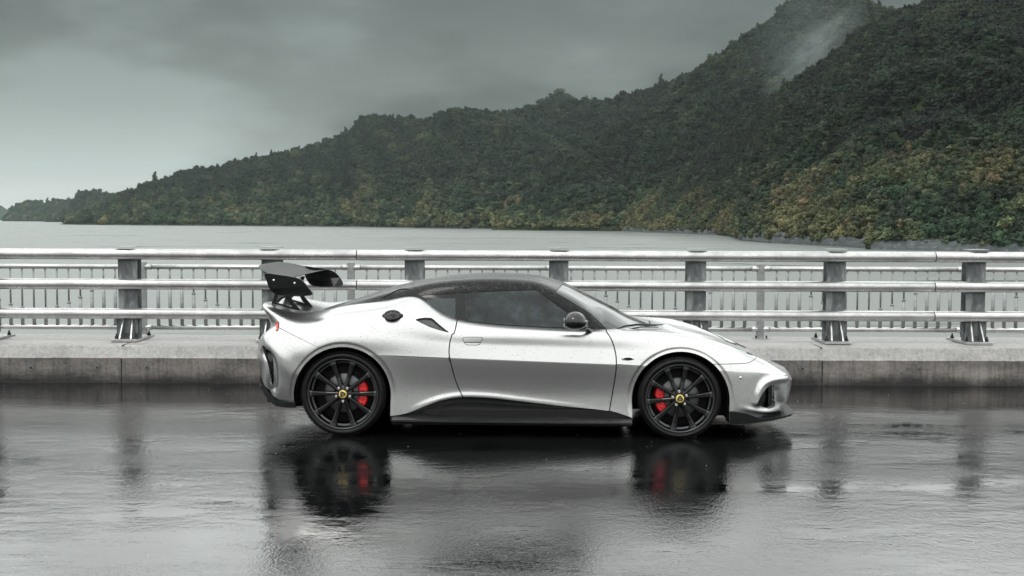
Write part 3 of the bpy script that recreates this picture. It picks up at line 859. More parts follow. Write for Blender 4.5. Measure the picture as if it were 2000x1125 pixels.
def emit(name, Mh, material, parent=None, mirror=False, both=False, matidx=None):
    """mesh object with the surface's own normals"""
    V, Nn, Fq = Mh
    if not len(Fq): return None
    if both or mirror:
        V2 = V * [1, -1, 1]; N2 = Nn * [1, -1, 1]; F2 = Fq[:, ::-1]
        if both:
            F2 = F2 + len(V); V, Nn, Fq = np.r_[V, V2], np.r_[Nn, N2], np.r_[Fq, F2]
            if matidx is not None: matidx = np.r_[matidx, matidx]
        else: V, Nn, Fq = V2, N2, F2
    me = bpy.data.meshes.new(name); me.vertices.add(len(V)); me.vertices.foreach_set('co', V.ravel())
    me.loops.add(len(Fq) * 3); me.polygons.add(len(Fq))
    me.loops.foreach_set('vertex_index', Fq.ravel().astype(np.int32)); me.polygons.foreach_set('loop_start', np.arange(len(Fq)) * 3)
    me.polygons.foreach_set('use_smooth', [True] * len(Fq))
    me.update(calc_edges=True)
    o = link(name, me, material, parent)
    if matidx is not None: me.polygons.foreach_set('material_index', matidx)
    me.normals_split_custom_set_from_vertices([tuple(q) for q in Nn])
    return o

# ---------------- lower body: seven guide lines wrapped from tail centre to nose centre
q = lambda *a: Lp(*a)
B0 = [(-.66, 0, .27), (-.65, .45, .27), q(537, 784, .74), q(588, 794, .86), q(670, 820, .88), q(765, 823, .86), q(815, 824, .85), q(850, 825, .845), q(890, 826, .84), q(1040, 828, .83), q(1195, 829, .84), q(1245, 830, .85), q(1328, 830, .86), q(1420, 828, .85), q(1488, 813, .70), (WB + .835, .48, .165), (WB + .91, 0, .155)]
B1 = [(-.74, 0, .42), (-.725, .45, .42), q(521, 750, .77), q(586, 752, .895), q(670, 758, .905), q(765, 765, .865), q(815, 768, .84), q(850, 770, .83), q(890, 772, .82), q(1040, 778, .812), q(1195, 778, .825), q(1245, 776, .845), q(1328, 777, .88), q(1410, 772, .875), q(1500, 777, .70), (WB + .885, .50, .27), (WB + .95, 0, .26)]
B2 = [(-.78, 0, .60), (-.765, .42, .60), q(518, 692, .80), q(586, 694, .915), q(670, 694, .925), q(745, 694.5, .905), q(815, 697, .885), q(850, 698.5, .875), q(890, 700, .87), q(1040, 706, .865), q(1195, 712, .868), q(1250, 714.5, .875), q(1328, 718, .895), q(1405, 724, .88), q(1500, 729, .70), (WB + .91, .50, .405), (WB + .975, 0, .395)]
B3 = [(-.745, 0, .71), (-.735, .42, .71), q(527, 658, .79), q(588, 668, .895), q(670, 652, .91), q(745, 655, .887), q(815, 666, .868), q(850, 669, .858), q(890, 672, .851), q(1040, 678, .843), q(1195, 684, .843), q(1250, 686, .850), q(1328, 686, .872), q(1402, 698, .85), q(1492, 714, .68), (WB + .90, .48, .435), (WB + .965, 0, .42)]
B4 = [(-.66, 0, .80), (-.655, .42, .80), q(541, 636, .76), q(590, 641, .85), q(670, 618, .835), q(745, 617, .825), q(815, 625, .83), q(850, 636, .832), q(890, 649, .832), q(1040, 651, .825), q(1195, 654, .815), q(1250, 655, .81), q(1328, 655.5, .80), q(1402, 672, .77), q(1480, 697, .61), (WB + .875, .44, .465), (WB + .945, 0, .45)]
B5 = [(-.735, 0, .967), (-.73, .36, .967), q(522, 602, .64), q(590, 614, .66), q(670, 598, .57), q(745, 589, .565), q(815, 577.5, .64), q(850, 604.5, .70), q(890, 626.5, .74), q(1040, 640.5, .76), q(1195, 645.5, .72), q(1250, 643, .58), (WB + .0, .50, .765), (WB + .30, .47, .70), (WB + .62, .36, .585), (WB + .80, .24, .505), (WB + .90, 0, .465)]
B6 = [(-.715, 0, .972), (-.67, 0, .955), (-.58, 0, .918), (-.32, 0, .868), (0, 0, .86), (.30, 0, .87), (.57, 0, .85), (.71, 0, .83), (.86, 0, .82), (1.45, 0, .80), (2.05, 0, .80), (2.28, 0, .80), (WB + .0, 0, .80), (WB + .30, 0, .718), (WB + .66, 0, .58), (WB + .81, 0, .51), (WB + .885, 0, .472)]
def cw(t_, tk):
    a = np.interp(t_, [tk[3], tk[4], tk[5], tk[11], tk[12], tk[13], tk[14]], [0, .25, 1, 1, .35, .45, .5]); return float(a)
S, tq, tk = loft([B0, B1, B2, B3, B4, B5, B6], 760, 30, (2, cw), sm=9)
body = outward(to_mesh(S), np.array([WB / 2, 0, .4]))
Q = cof(body[0])
def gauss_line(Q, line, wd): return np.exp(-(dist_line(Q, line) / wd) ** 2)
near = np.clip((np.abs(body[0][:, 1]) - .45) * 8, 0, 1)
RC, FC, RR, RF = (668.5, 772.5), (1329.5, 782.5), 95.0, 95.8
def ring(Q, c, r_): return np.hypot(Q[:, 0] - c[0], (Q[:, 1] - c[1]) * (1.0)) - r_
d = np.zeros(len(Q))
for c, r_ in ((RC, RR), (FC, RF)):
    g = ring(Q, c, r_); up = np.clip((c[1] + 40 - Q[:, 1]) / 40, 0, 1)
    d -= up * (.008 / (1 + np.exp((g - 7.5) / .8)) ) * (g > -12) * near       # raised arch lip
# ledge above the sill catches the light
sill_top = smooth_line([(740, 815), (790, 808), (830, 793), (865, 781.5), (905, 775.5), (960, 777.5), (1010, 783), (1100, 793), (1187, 802), (1215, 809), (1242, 819)], 8)
sl_top = smooth_line([(790, 801), (830, 786), (865, 775), (905, 769.5), (960, 771.5), (1010, 777), (1100, 787), (1190, 797)], 8)
d += .010 * gauss_line(Q, [(x, y + 3) for x, y in sl_top], 6) * near * np.clip((Q[:, 0] - 800) / 60, 0, 1) * np.clip((1160 - Q[:, 0]) / 200, 0, 1)
# front intake fairing and lower blade of the bumper
d += .020 * gauss_line(Q, smooth_line([(1477, 787), (1482, 766), (1492, 750), (1510, 742), (1534, 739)]), 6.5) * near
d += .018 * gauss_line(Q, smooth_line([(1440, 794), (1470, 801), (1500, 803), (1536, 794)]), 5) * near * np.clip((Q[:, 0] - 1438) / 55, 0, 1)
d -= .018 * gauss_line(Q, [(1516, 765), (1520, 785)], 9) * near
# rear bumper: hollow behind the corner blade
d -= .040 * gauss_line(Q, smooth_line([(521, 690), (530, 705), (533, 735), (531, 760)]), 8) * near
d += .012 * gauss_line(Q, smooth_line([(520, 665), (545, 700), (575, 730)]), 16) * near
# bonnet crease
d += .006 * gauss_line(Q, smooth_line([(1300, 634), (1330, 646), (1395, 660)]), 3.5)
body = [body[0] + body[1] * d[:, None], body[1], body[2]]
Vg = body[0].reshape(S.shape); Pq = Vg
du = np.gradient(Pq, axis=0); dv = np.gradient(Pq, axis=1); Nn = np.cross(dv, du); Nn /= np.maximum(np.linalg.norm(Nn, axis=2, keepdims=True), 1e-9)
# sharp shoulder crease: one-sided normals would need split rows; a tight row pair keeps it crisp
body = outward([body[0], Nn.reshape(-1, 3), body[2]], np.array([WB / 2, 0, .4]))

def arch_poly(c, r_, bottom=900):
    P = [(c[0] - r_ * math.cos(a), c[1] - r_ * math.sin(a)) for a in np.linspace(-.12, math.pi + .12, 60)]
    return [(P[0][0] + 2, bottom)] + P + [(P[-1][0] - 2, bottom)]
def cutp(Mh, poly, lvl=0): return split(Mh, sd_poly(cof(Mh[0]), poly), lvl)
def masked(Mh, cond, fn):
    """apply fn to the part of the mesh whose x/w satisfies cond"""
    return fn(Mh)
for c, r_ in ((RC, RR), (FC, RF)):
    _, body = cutp(body, arch_poly(c, r_))
# tail-end underside: trim by picture line
SEAM = 1.15
def seam_cut(Mh, line, wd=SEAM, depth=.006, wmin=None):
    s = dist_line(cof(Mh[0]), line)
    if wmin is not None: s = np.where(np.abs(Mh[0][:, 1]) < wmin, 99, s)
    a, b_ = split(Mh, s, wd)
    return push(a, -depth), b_
seams = []
def hole(Mh, poly, gap=SEAM):
    """separates a panel from its surroundings, leaving a dark gap"""
    s = sd_poly(cof(Mh[0]), poly)
    inn, rest = split(Mh, s, -gap)
    mid, out = split(rest, sd_poly(cof(rest[0]), poly), gap)
    seams.append(push(mid, -.005)); return inn, out
def wcut(Mh, wmin):
    return split(Mh, wmin - np.abs(Mh[0][:, 1]), 0)      # (outside part, inner part)
flank, inner = wcut(body, .30)
# black sill
sill_poly = [(725, 818)] + sill_top + [(1262, 822), (1262, 850), (725, 850)]
sill, flank = cutp(flank, sill_poly)
# door
door_poly = smooth_line([(893.5, 622), (890, 640), (887, 651)], 4) + smooth_line([(883, 653), (878.5, 670), (877, 688), (879, 702), (884, 723), (893, 752), (905.5, 778)], 6) + [(905.5, 800), (1190, 812)] + smooth_line([(1190, 803), (1198, 757), (1203, 725), (1203.5, 700), (1200, 680), (1193, 661), (1184, 647.5)], 6) + [(1184, 622)]
door, flank = hole(flank, door_poly)
for ln in (smooth_line([(541, 638), (570, 653), (600, 668), (640, 686)]), smooth_line([(742, 694), (800, 696.3), (878, 699.6)]), smooth_line([(1204, 711.5), (1257, 715)])):
    a, flank = seam_cut(flank, ln, .6); seams.append(a)
a, flank = seam_cut(flank, smooth_line([(1388, 711.5), (1438, 710.5), (1462, 708.5), (1476, 700), (1477, 697)]), .65); seams.append(a)
# fuel cap, side intake, badge, intake and rear vent
def ell(cx, cy, rx, ry, n=40, rot=0): return [(cx + rx * math.cos(a) * math.cos(rot) - ry * math.sin(a) * math.sin(rot), cy + rx * math.cos(a) * math.sin(rot) + ry * math.sin(a) * math.cos(rot)) for a in np.linspace(0, 2 * math.pi, n, endpoint=False)]
cap, flank = hole(flank, ell(767, 617, 20.5, 7.2), .6)
intake, flank = hole(flank, [(811.5, 624.5), (818, 622.5), (830, 621), (842, 621.5), (846, 624), (856, 633), (867, 642), (876, 649), (860, 645), (840, 638.5), (824, 631)], .7)
head, flank = hole(flank, smooth_line([(1402, 667), (1420, 667), (1455, 674), (1487, 687), (1513, 700), (1514, 704), (1496, 704), (1476, 696), (1455, 689), (1430, 677.5)], 5, True), .6)
fin, flank = hole(flank, [(1478, 791), (1483, 781), (1490, 768), (1498, 758), (1506, 752), (1511.5, 752.5), (1512.5, 794), (1502, 798)], .5)
vent, flank = hole(flank, smooth_line([(513, 675), (522, 683), (530, 692), (534, 706), (534.5, 730), (533.5, 752), (529, 738), (524, 712), (517, 692)], 5, True), .3)
light, flank = hole(flank, [(538, 646), (540, 630), (543.5, 628), (545, 634), (543.5, 644), (541, 647)], .4)
body_all = cat(flank, inner)
bodyo = emit('body', body_all, MAT['silver'], car, both=True)
emit('panel_gap', cat(*seams), MAT['seam'], bodyo, both=True)
for mir in (False, True):
    dr = emit('door', door, MAT['silver'], car, mirror=mir)
    sk = emit('sill', push(sill, -.012), MAT['gloss_black'], car, mirror=mir)
    sg = -1 if not mir else 1
    hl = emit('headlight', push(head, -.002), MAT['lens'], car, mirror=mir)
    emit('side_intake', push(intake, -.014), MAT['mesh'], car, mirror=mir)
    emit('bumper_intake', push(fin, -.045), MAT['gloss_black'], car, mirror=mir)
    emit('rear_vent', push(vent, -.02), MAT['gloss_black'], car, mirror=mir)
    emit('tail_light', push(light, .004), MAT['tail_red'], car, mirror=mir)
    if not mir: emit('fuel_cap', push(cap, -.006), MAT['carbon'], car)
    # handle: a shallow panel with a finger slot
    if not mir: DOOR = dr
    else: DOOR2 = dr

def surf(Mh, px, py, out=0.0):
    """nearest point of a panel to a picture position"""
    Qm = cof(Mh[0]); k = np.argmin((Qm[:, 0] - px) ** 2 + (Qm[:, 1] - py) ** 2); return Mh[0][k] + Mh[1][k] * out
def ribbon(name, Mh, line, rad, material, parent, out=0.0, n=6, taper=False, mirror=False):
    P = [surf(Mh, x, y, out) for x, y in line]
    P = [p_ for i, p_ in enumerate(P) if i == 0 or np.linalg.norm(p_ - P[i - 1]) > .004]
    A = np.array(P)
    if len(A) > 4: A = gsm(A, .8)
    if mirror: A = A * [1, -1, 1]
    rs = [rad * (math.sin(math.pi * (i + .6) / (len(A) + .2)) ** .4 if taper else 1) for i in range(len(A))]
    b = MB(); b.tube([tuple(p_) for p_ in A], rs, n); return b.build(name, material, parent)
hp = [(903.5, 661), (905, 659.3), (912, 658.6), (935, 658.6), (941.5, 659.6), (942.5, 662), (939, 669), (936.5, 673), (932, 674), (914, 674), (909.5, 672.5), (906, 667)]
for mir, dr in ((False, DOOR), (True, DOOR2)):
    a, _ = cutp(door, hp); g0, rest = split(a, sd_poly(cof(a[0]), hp), -.55); gg, _ = cutp(door, hp, .55); gr2 = cat(rest)
    han = emit('handle', push(g0, .004), MAT['silver'], dr, mirror=mir)
    s_ = sd_poly(cof(door[0]), hp); m1, _ = split(door, s_, .5); m2, m3 = split(m1, sd_poly(cof(m1[0]), hp), -.6)
    emit('handle_gap', push(m3, .0012), MAT['seam'], dr, mirror=mir)
    sl_, _ = cutp(door, [(906.5, 667.6), (939, 667.6), (938, 669.4), (907.6, 669.4)])
    emit('finger_slot', push(sl_, .0052), MAT['seam'], dr, mirror=mir)
ribbon('shut_catch', flank, [(879.5, 696), (880.5, 701), (880.5, 705)], .006, MAT['seam'], bodyo)
# fuel cap ring
capm = cap[0].mean(0); capn = cap[1].mean(0); capn /= np.linalg.norm(capn)
b = MB(); capm = capm + capn * .008; capn = Vector(capn) * .75 + Vector((0, -.28, .96)); capn.normalize(); rot = Vector((0, 0, 1)).rotation_difference(capn)
b.lathe([(.074, 0), (.076, .006), (.070, .010), (.060, .006), (.050, .004), (.028, .012), (.024, .020), (.016, .022), (0, .020)], 36, axis='z')
for k in range(8):
    a = k * math.pi / 4; b.box((.060 * math.cos(a), .060 * math.sin(a), .007), (.008, .008, .006))
b.v = [tuple(rot @ (Vector(p_) * .88) + Vector(capm)) for p_ in b.v]
b.build('fuel_filler', MAT['gloss_black'], [o for o in car.children if o.name.startswith('fuel_cap')][0])
# side badge: chrome ellipse with dark centre
bc = surf(flank, 1226, 700, .004); bn = Vector((0, -1, .05)).normalized()
for nm, rx, rz, mt_, off in (('badge', .050, .0165, 'chrome', 0), ('badge_centre', .034, .0095, 'gloss_black', .004)):
    b = MB(); n_ = 28; vs = []
    for ring_, dp in ((1, 0), (.9, .004), (0.0, .005)):
        for k in range(n_):
            a = 2 * math.pi * k / n_; vs.append((bc[0] + rx * ring_ * math.cos(a), bc[1] - dp - off, bc[2] + rz * ring_ * math.sin(a)))
    fs = [(r_ * n_ + k, r_ * n_ + (k + 1) % n_, (r_ + 1) * n_ + (k + 1) % n_, (r_ + 1) * n_ + k) for r_ in range(2) for k in range(n_)]
    b.add(vs, fs, 0, True)
    ob = b.build(nm, MAT[mt_], car if nm == 'badge' else badge_)
    if nm == 'badge': badge_ = ob
# headlight internals: dark upper bezel, small lamp
a, _ = cutp(head, [(1404, 667), (1420, 667), (1440, 671), (1448, 676), (1430, 676), (1415, 671)])
emit('lamp_bezel', push(a, .002), MAT['gloss_black'], [o for o in car.children if o.name == 'headlight'][0])
a, _ = cutp(head, [(1457, 687), (1465, 688), (1473, 694.5), (1466, 693)])
emit('indicator_lamp', push(a, .002), MAT['gloss_black'], [o for o in car.children if o.name == 'headlight'][0])
# bumper intake: vane and parking sensor
fm = fin[0]; 
P1, P2 = surf(fin, 1507, 757, -.015), surf(fin, 1508, 792, -.015)
b = MB(); b.box(tuple((P1 + P2) / 2 + np.array([0, .02, 0])), (.030, .03, abs(P1[2] - P2[2]) + .01)); b.build('intake_vane', MAT['gloss_black'], [o for o in car.children if o.name == 'bumper_intake'][0], bevel=.004)
for px, py in ((1446.5, 737.5), (1533, 733)):
    P = surf(flank, px, py, .0); b = MB(); b.lathe([(0, -.003), (.009, -.003), (.010, 0), (.014, .001), (.0145, .006)], 16)
    b.v = [(x + P[0], y + P[1], z + P[2]) for x, y, z in b.v]; b.build('parking_sensor', MAT['silver'], bodyo)

# ---------------- arch liners and underside
for nm, cx, cz, hw in (('wheel_arch_liner', None, None, None),):
    for c, r_ in ((RC, RR), (FC, RF)):
        for sgn in (-1, 1):
            X, _, Zc = Lp(c[0], c[1], .90); rr_ = (Lp(c[0] + r_, c[1], .90)[0] - X)
            b = MB(); arc = [( .14, .45)] ; n_ = 40; vs = []
            A0, A1 = -.10, math.pi + .10
            for k in range(n_ + 1):
                a = A0 + (A1 - A0) * k / n_
                for (w_, kk) in ((.935, 1.0), (.80, 1.0), (.79, 1.035), (.60, 1.035), (.585, 0.0)):
                    w2 = w_
                    if w_ == .935:
                        # the lip follows the body surface
                        w2 = .832
                    vs.append((X + rr_ * kk * math.cos(a), sgn * w2, Zc + rr_ * kk * math.sin(a)))
            fs = [(k * 5 + j, (k + 1) * 5 + j, (k + 1) * 5 + j + 1, k * 5 + j + 1) for k in range(n_) for j in range(4)]
            b.add(vs, fs, 0, True); b.build('arch_liner', MAT['liner'], car)
b = MB()
b.box((WB / 2, 0, .145), (WB - .74, 1.66, .12)); b.box((-.46, 0, .30), (.36, 1.3, .16)); b.box((WB + .50, 0, .20), (.40, 1.10, .14)); b.box((WB + .43, 0, .22), (.10, 1.58, .20))
b.box((WB / 2, 0, .40), (WB - .75, 1.46, .44)); b.box((WB / 2, 0, .34), (WB + 1.0, .9, .36))
b.build('underbody', MAT['liner'], car)

# ---------------- greenhouse: roof, glass and engine cover
g = lambda *a: Lp(*a)
C0 = [q(634, 606, .40), q(700, 597, .54), q(760, 591, .57), q(815, 583, .625), q(850, 611, .688), q(890, 633, .728), q(960, 641, .742), q(1040, 646, .742), q(1100, 649, .738), q(1147, 652, .72), q(1187, 652, .69), (2.33, .42, .775), (2.46, 0, .77)]
C2 = [q(634, 604, .30), q(700, 588, .44), q(760, 574, .50), q(815, 561, .55), q(850, 556, .565), q(890, 552.5, .575), q(960, 550, .575), q(1040, 555, .57), q(1098, 580, .60), q(1147, 610, .645), q(1182, 640, .66), (2.325, .40, .79), (2.45, 0, .78)]
C4 = [q(636, 602, 0), q(700, 582, 0), q(760, 562, 0), q(815, 548.5, 0), q(850, 543, 0), q(890, 539, 0), q(960, 535, 0), q(1040, 537.5, 0), q(1098, 551, 0), q(1147, 574, 0), q(1186, 593, 0), q(1236, 621, 0), (2.44, 0, .79)]
def lerp3(a, b_, t_, bx=0, bz=0): return tuple(a[i] + (b_[i] - a[i]) * t_ + (bx if i == 0 else bz if i == 2 else 0) for i in range(3))
C1 = [lerp3(a, b_, .55, 0, -.002) for a, b_ in zip(C0, C2)]
C1 = [(x, w_ + (.014 if 3 <= i <= 9 else .004 if i < 11 else 0), z) for i, (x, w_, z) in enumerate(C1)]
C3 = []
for i, (a, b_) in enumerate(zip(C2, C4)):
    w_ = a[1] * .55; C3.append((a[0] + (b_[0] - a[0]) * .72, w_, a[2] + (b_[2] - a[2]) * .80))
S2, tq2, tk2 = loft([C0, C1, C2, C3, C4], 560, 26, None, sm=7)
gh = outward(to_mesh(S2), np.array([1.1, 0, .6]))
seams = []
glass_poly = smooth_line([(822.5, 577.5), (835, 591), (850, 603.5), (870, 616), (890, 624), (940, 630.5), (1000, 635.5), (1060, 638.8), (1110, 640.5), (1128, 641)], 5) + [(1124, 622), (1110, 609), (1080, 588), (1053, 568.5), (1045, 566.5)] + smooth_line([(1045, 566.5), (980, 568.3), (910, 571.6), (860, 574.6), (824, 577)], 4)
side, rest = hole(gh, glass_poly, .5)
# windscreen: everything ahead of the line along the pillar
ws_line = [(1101, 530), (1104, 549), (1095, 560), (1084, 570.5)] + smooth_line([(1084, 571.5), (1115, 589.5), (1147.6, 609.5), (1170, 629), (1187, 645.5)], 5) + [(1191, 660)]
ws_poly = ws_line + [(1400, 700), (1400, 500), (1101, 500)]
scr, rest = hole(rest, ws_poly, .5)
cov_poly = [(600, 500), (806, 500), (807, 553), (810, 566), (820, 578), (818, 620), (600, 660)]
cover, roof = hole(rest, cov_poly, .55)
roofo = emit('roof', roof, MAT['black'], car, both=True)
emit('windscreen', scr, MAT['screen'], car, both=True)
cov = emit('engine_cover', cover, MAT['black'], car, both=True)
emit('panel_gap', cat(*seams), MAT['seam'], roofo, both=True)
for mir in (False, True):
    dwp = [(912, 560), (1140, 560), (1140, 650), (911, 650)]
    a, b2 = cutp(side, dwp); a, _x = split(a, sd_poly(cof(a[0]), dwp), -.8)
    emit('door_window', a, MAT['glass'], DOOR if not mir else DOOR2, mirror=mir)
    qw = smooth_line([(833.5, 586.5), (860, 583.6), (887, 582.3), (889.5, 584), (889.6, 600), (889, 618), (886.5, 622.3), (880, 620), (866, 611), (849, 599.5)], 4, True)
    q1, frit = cutp(b2, qw)
    fo = emit('quarter_window_frame', push(frit, -.001), MAT['gloss_black'], car, mirror=mir)
    emit('quarter_window', q1, MAT['qglass'] if 'qglass' in MAT else MAT['lens2'], fo, mirror=mir)
ribbon('window_trim', side, [(911.6, y) for y in range(573, 629, 4)], .0026, MAT['rim_edge'], DOOR, .001)
ribbon('window_seal', side, [(1053 + (1124 - 1053) * k / 14, 569 + (621 - 569) * (k / 14) ** .97) for k in range(15)], .004, MAT['trim'], DOOR, .002)
# cover: air scoop recess line
ribbon('cover_scoop', cover, smooth_line([(745, 583), (765, 573), (778, 566.5), (790, 564.5), (800, 566)], 4), .004, MAT['gloss_black'], cov, .003, taper=True)
# rain beads standing on the upper surfaces
def rain_beads(Mh, n, r0, r1, material, parent, seed, nzmin):
    V, Nn, Fq = Mh; r_ = np.random.default_rng(seed)
    C3_ = V[Fq].mean(1); N3_ = Nn[Fq].mean(1)
    ar = np.linalg.norm(np.cross(V[Fq[:, 1]] - V[Fq[:, 0]], V[Fq[:, 2]] - V[Fq[:, 0]]), axis=1) * np.clip((N3_[:, 2] - nzmin) * 3, 0, 1)
    k = r_.choice(len(Fq), n, p=ar / ar.sum()); side_ = r_.choice([-1, 1], n)
    b = MB()
    for i, s_ in zip(k, side_):
        c = Vector(C3_[i]); nn_ = Vector(N3_[i]).normalized(); u_ = nn_.orthogonal().normalized(); w_ = nn_.cross(u_); q_ = r_.uniform(r0, r1)
        c += u_ * r_.normal(0, .004) + w_ * r_.normal(0, .004)
        vs = [c + (u_ * math.cos(a) + w_ * math.sin(a)) * q_ for a in (0, 1.047, 2.094, 3.1416, 4.189, 5.236)] + [c + nn_ * q_ * .75]
        if s_ > 0: vs = [Vector((p_.x, -p_.y, p_.z)) for p_ in vs]
        b.add(vs, [(j, (j + 1) % 6, 6) if s_ < 0 else ((j + 1) % 6, j, 6) for j in range(6)], 0, True)
    o = b.build('rain_beads', material, parent); o['kind'] = 'stuff'
rain_beads(roof, 4500, .0013, .0030, MAT['bead_pale'], roofo, 1, .32)
rain_beads(cover, 2400, .0013, .0030, MAT['bead_pale'], cov, 2, .32)
rain_beads(flank, 4200, .0014, .0032, MAT['bead_clear'], bodyo, 3, -.25)
rain_beads(door, 1500, .0014, .0030, MAT['bead_clear'], DOOR, 4, -.30)
# ---------------- door mirror
for mir in (False, True):
    s_ = -1 if not mir else 1
    M_ = Lp(1124, 627.5, 1.0); b = MB(); n1, n2 = 28, 18; vs = []
    for i in range(n2 + 1):
        ph = math.pi * i / n2
        for k in range(n1):
            a = 2 * math.pi * k / n1
            x = math.sin(ph) * math.cos(a); z = math.sin(ph) * math.sin(a); y = math.cos(ph)
            sx = .094 * (1 - .10 * z); X_ = np.sign(x) * abs(x) ** .86 * sx + (.018 * (y * s_ < 0) * 0); Z_ = (z if z > 0 else z * .86) * .072
            Z_ += -.018 * max(x, 0) ** 2 * (1 if z > 0 else -.4)
            vs.append((M_[0] + X_ - .02 * y * s_ * 0, s_ * (1.0) + y * .105, M_[2] + Z_))
    fs = [(i * n1 + k, i * n1 + (k + 1) % n1, (i + 1) * n1 + (k + 1) % n1, (i + 1) * n1 + k) for i in range(n2) for k in range(n1)]
    b.add(vs, fs, 0, True)
    mo = b.build('door_mirror', MAT['gloss_black'] if 0 else MAT['mirror'], DOOR if not mir else DOOR2)
    st = Lp(1152, 642, .80); b = MB()
    b.tube([(M_[0] + .03, s_ * .96, M_[2] - .052), (M_[0] + .07, s_ * .88, M_[2] - .055), (st[0], s_ * .77, st[2])], [.016, .018, .026], 12)
    b.build('mirror_arm', MAT['gloss_black'], mo)
    b = MB(); b.prism([(-.05, -.035), (.04, -.035), (.04, .035), (-.045, .035)], lambda y, z: (M_[0] - .089, s_ * 1.0 + y, M_[2] + z - .004), lambda y, z: (M_[0] - .08, s_ * 1.0 + y, M_[2] + z - .004))
    b.build('mirror_glass', MAT['chrome'], mo)
# ---------------- wipers on the screen base
def at_m(x, w_, z): return (x, -w_, z)
W1 = Lp(1203, 643, .62); W2 = Lp(1245, 634, .52); W3 = Lp(1280, 636, .36)
b = MB(); b.tube([(W1[0], -W1[1], W1[2]), ((W1[0] + W2[0]) / 2 - .01, -.575, (W1[2] + W2[2]) / 2 + .008), (W2[0], -W2[1], W2[2]), (W3[0], -W3[1], W3[2] + .004), (W3[0] + .07, -.22, W3[2] - .004)], [.004, .007, .009, .008, .004], 8)
wip = b.build('wiper', MAT['trim'], car)
b = MB(); b.tube([(W1[0] + .02, -W1[1] - .01, W1[2] - .012), (W2[0] + .03, -W2[1], W2[2] - .018), (W3[0] + .02, -W3[1], W3[2] - .012)], [.003, .006, .004], 6); b.build('wiper_arm', MAT['trim'], wip)
b = MB(); b.tube([(2.24, -.55, .80), (2.34, -.35, .808), (2.41, -.1, .81), (2.42, .15, .812)], .007, 8); b.build('cowl_seal', MAT['trim'], car)

# ---------------- splitter, skirts and diffuser
def plan_blade(name, pts, material, parent, inner_w=.3, both=True):
    """pts: (x, w, z_top, z_bottom) along the outer edge; a plate reaching inwards"""
    b = MB(); V = []; m_ = len(pts)
    for (x, w_, zt_, zb_) in pts:
        V += [(x, -w_, zt_), (x, -w_, zb_), (x - .10 * (1 - w_), -max(w_ - .16, 0), zb_), (x - .10 * (1 - w_), -max(w_ - .16, 0), zt_ if zt_ - zb_ < .04 else zb_ + .02)]
    fs = []
    for i in range(m_ - 1):
        a, c = i * 4, (i + 1) * 4
        fs += [(a, a + 1, c + 1, c), (a + 1, a + 2, c + 2, c + 1), (a, c, c + 3, a + 3)]
    fs += [(0, 3, 2, 1), ((m_ - 1) * 4, (m_ - 1) * 4 + 1, (m_ - 1) * 4 + 2, (m_ - 1) * 4 + 3)]
    b.add(V, fs)
    if both:
        V2 = [(x, -y, z) for x, y, z in V]; b.add(V2, [f[::-1] for f in fs])
    return b.build(name, material, parent)
def zt(px, py, w_): return Lp(px, py, w_)
sp = []
for px, pt, pb, w_ in ((1426.5, 804, 828, .87), (1440, 805, 828, .865), (1453, 806.5, 827.5, .855), (1466, 810.5, 827, .84), (1482, 817, 825, .81), (1505, 817.5, 822.5, .75), (1528, 813.5, 817.5, .66), (1546, 808.5, 812, .56)):
    a, c = zt(px, pt, w_), zt(px, pb, w_); sp.append((a[0], w_, a[2], c[2]))
xl = sp[-1]; sp += [(xl[0] + .04, .42, xl[2], xl[3]), (xl[0] + .055, .22, xl[2], xl[3]), (xl[0] + .06, 0, xl[2], xl[3])]
plan_blade('front_splitter', sp, MAT['carbon'], car)
a0, a1 = Lp(765, 823, .915), Lp(1235, 829, .905)
b = MB()
for s_ in (-1, 1):
    V = []
    for k in range(25):
        f = k / 24; x = a0[0] + (a1[0] - a0[0]) * f; z = a0[2] + (a1[2] - a0[2]) * f; w_ = .915 + (.905 - .915) * f
        V += [(x, s_ * w_, z + .012), (x, s_ * w_, z), (x, s_ * .60, z - .002), (x, s_ * (.835), z + .040), (x, s_ * (w_ - .008), z + .0155)]
    fs = []
    for k in range(24):
        a, c = k * 5, k * 5 + 5
        fs += [(a, a + 1, c + 1, c), (a + 1, a + 2, c + 2, c + 1), (a + 3, a + 4, c + 4, c + 3), (a + 4, a, c, c + 4)]
    fs += [(0, 1, 2, 3, 4), (120, 121, 122, 123, 124)]
    bb = MB(); bb.add(V, fs); bb.build('side_skirt', MAT['wetcarbon'], car)
# side skirt scoop ribs
for ln, rd in ((smooth_line([(806, 817), (840, 803), (870, 790), (890, 783), (925, 779)], 5), .0035), (smooth_line([(852, 810), (868, 809), (880, 800), (900, 790), (912, 785)], 5), .003), (smooth_line([(790, 811), (830, 797), (865, 785), (905, 779)], 5), .005)):
    ribbon('sill_rib', push(sill, -.012), ln, rd, MAT['gloss_black'], [o for o in car.children if o.name == 'sill'][0], .002, taper=True)
# diffuser: black lower tail
df = []
for px, pt, pb, w_ in ((577, 786, 797, .875), (555, 785, 796, .84), (538, 781, 793, .78), (525, 765, 783, .70), (514, 745, 768, .60), (509, 727, 757, .52)):
    a, c = Lp(px, pt, w_), Lp(px, pb, w_); df.append((a[0], w_, a[2], c[2]))
xl = df[-1]; df += [(xl[0] - .02, .30, xl[2], xl[3]), (xl[0] - .025, 0, xl[2], xl[3])]
plan_blade('rear_diffuser', df, MAT['carbon'], car)

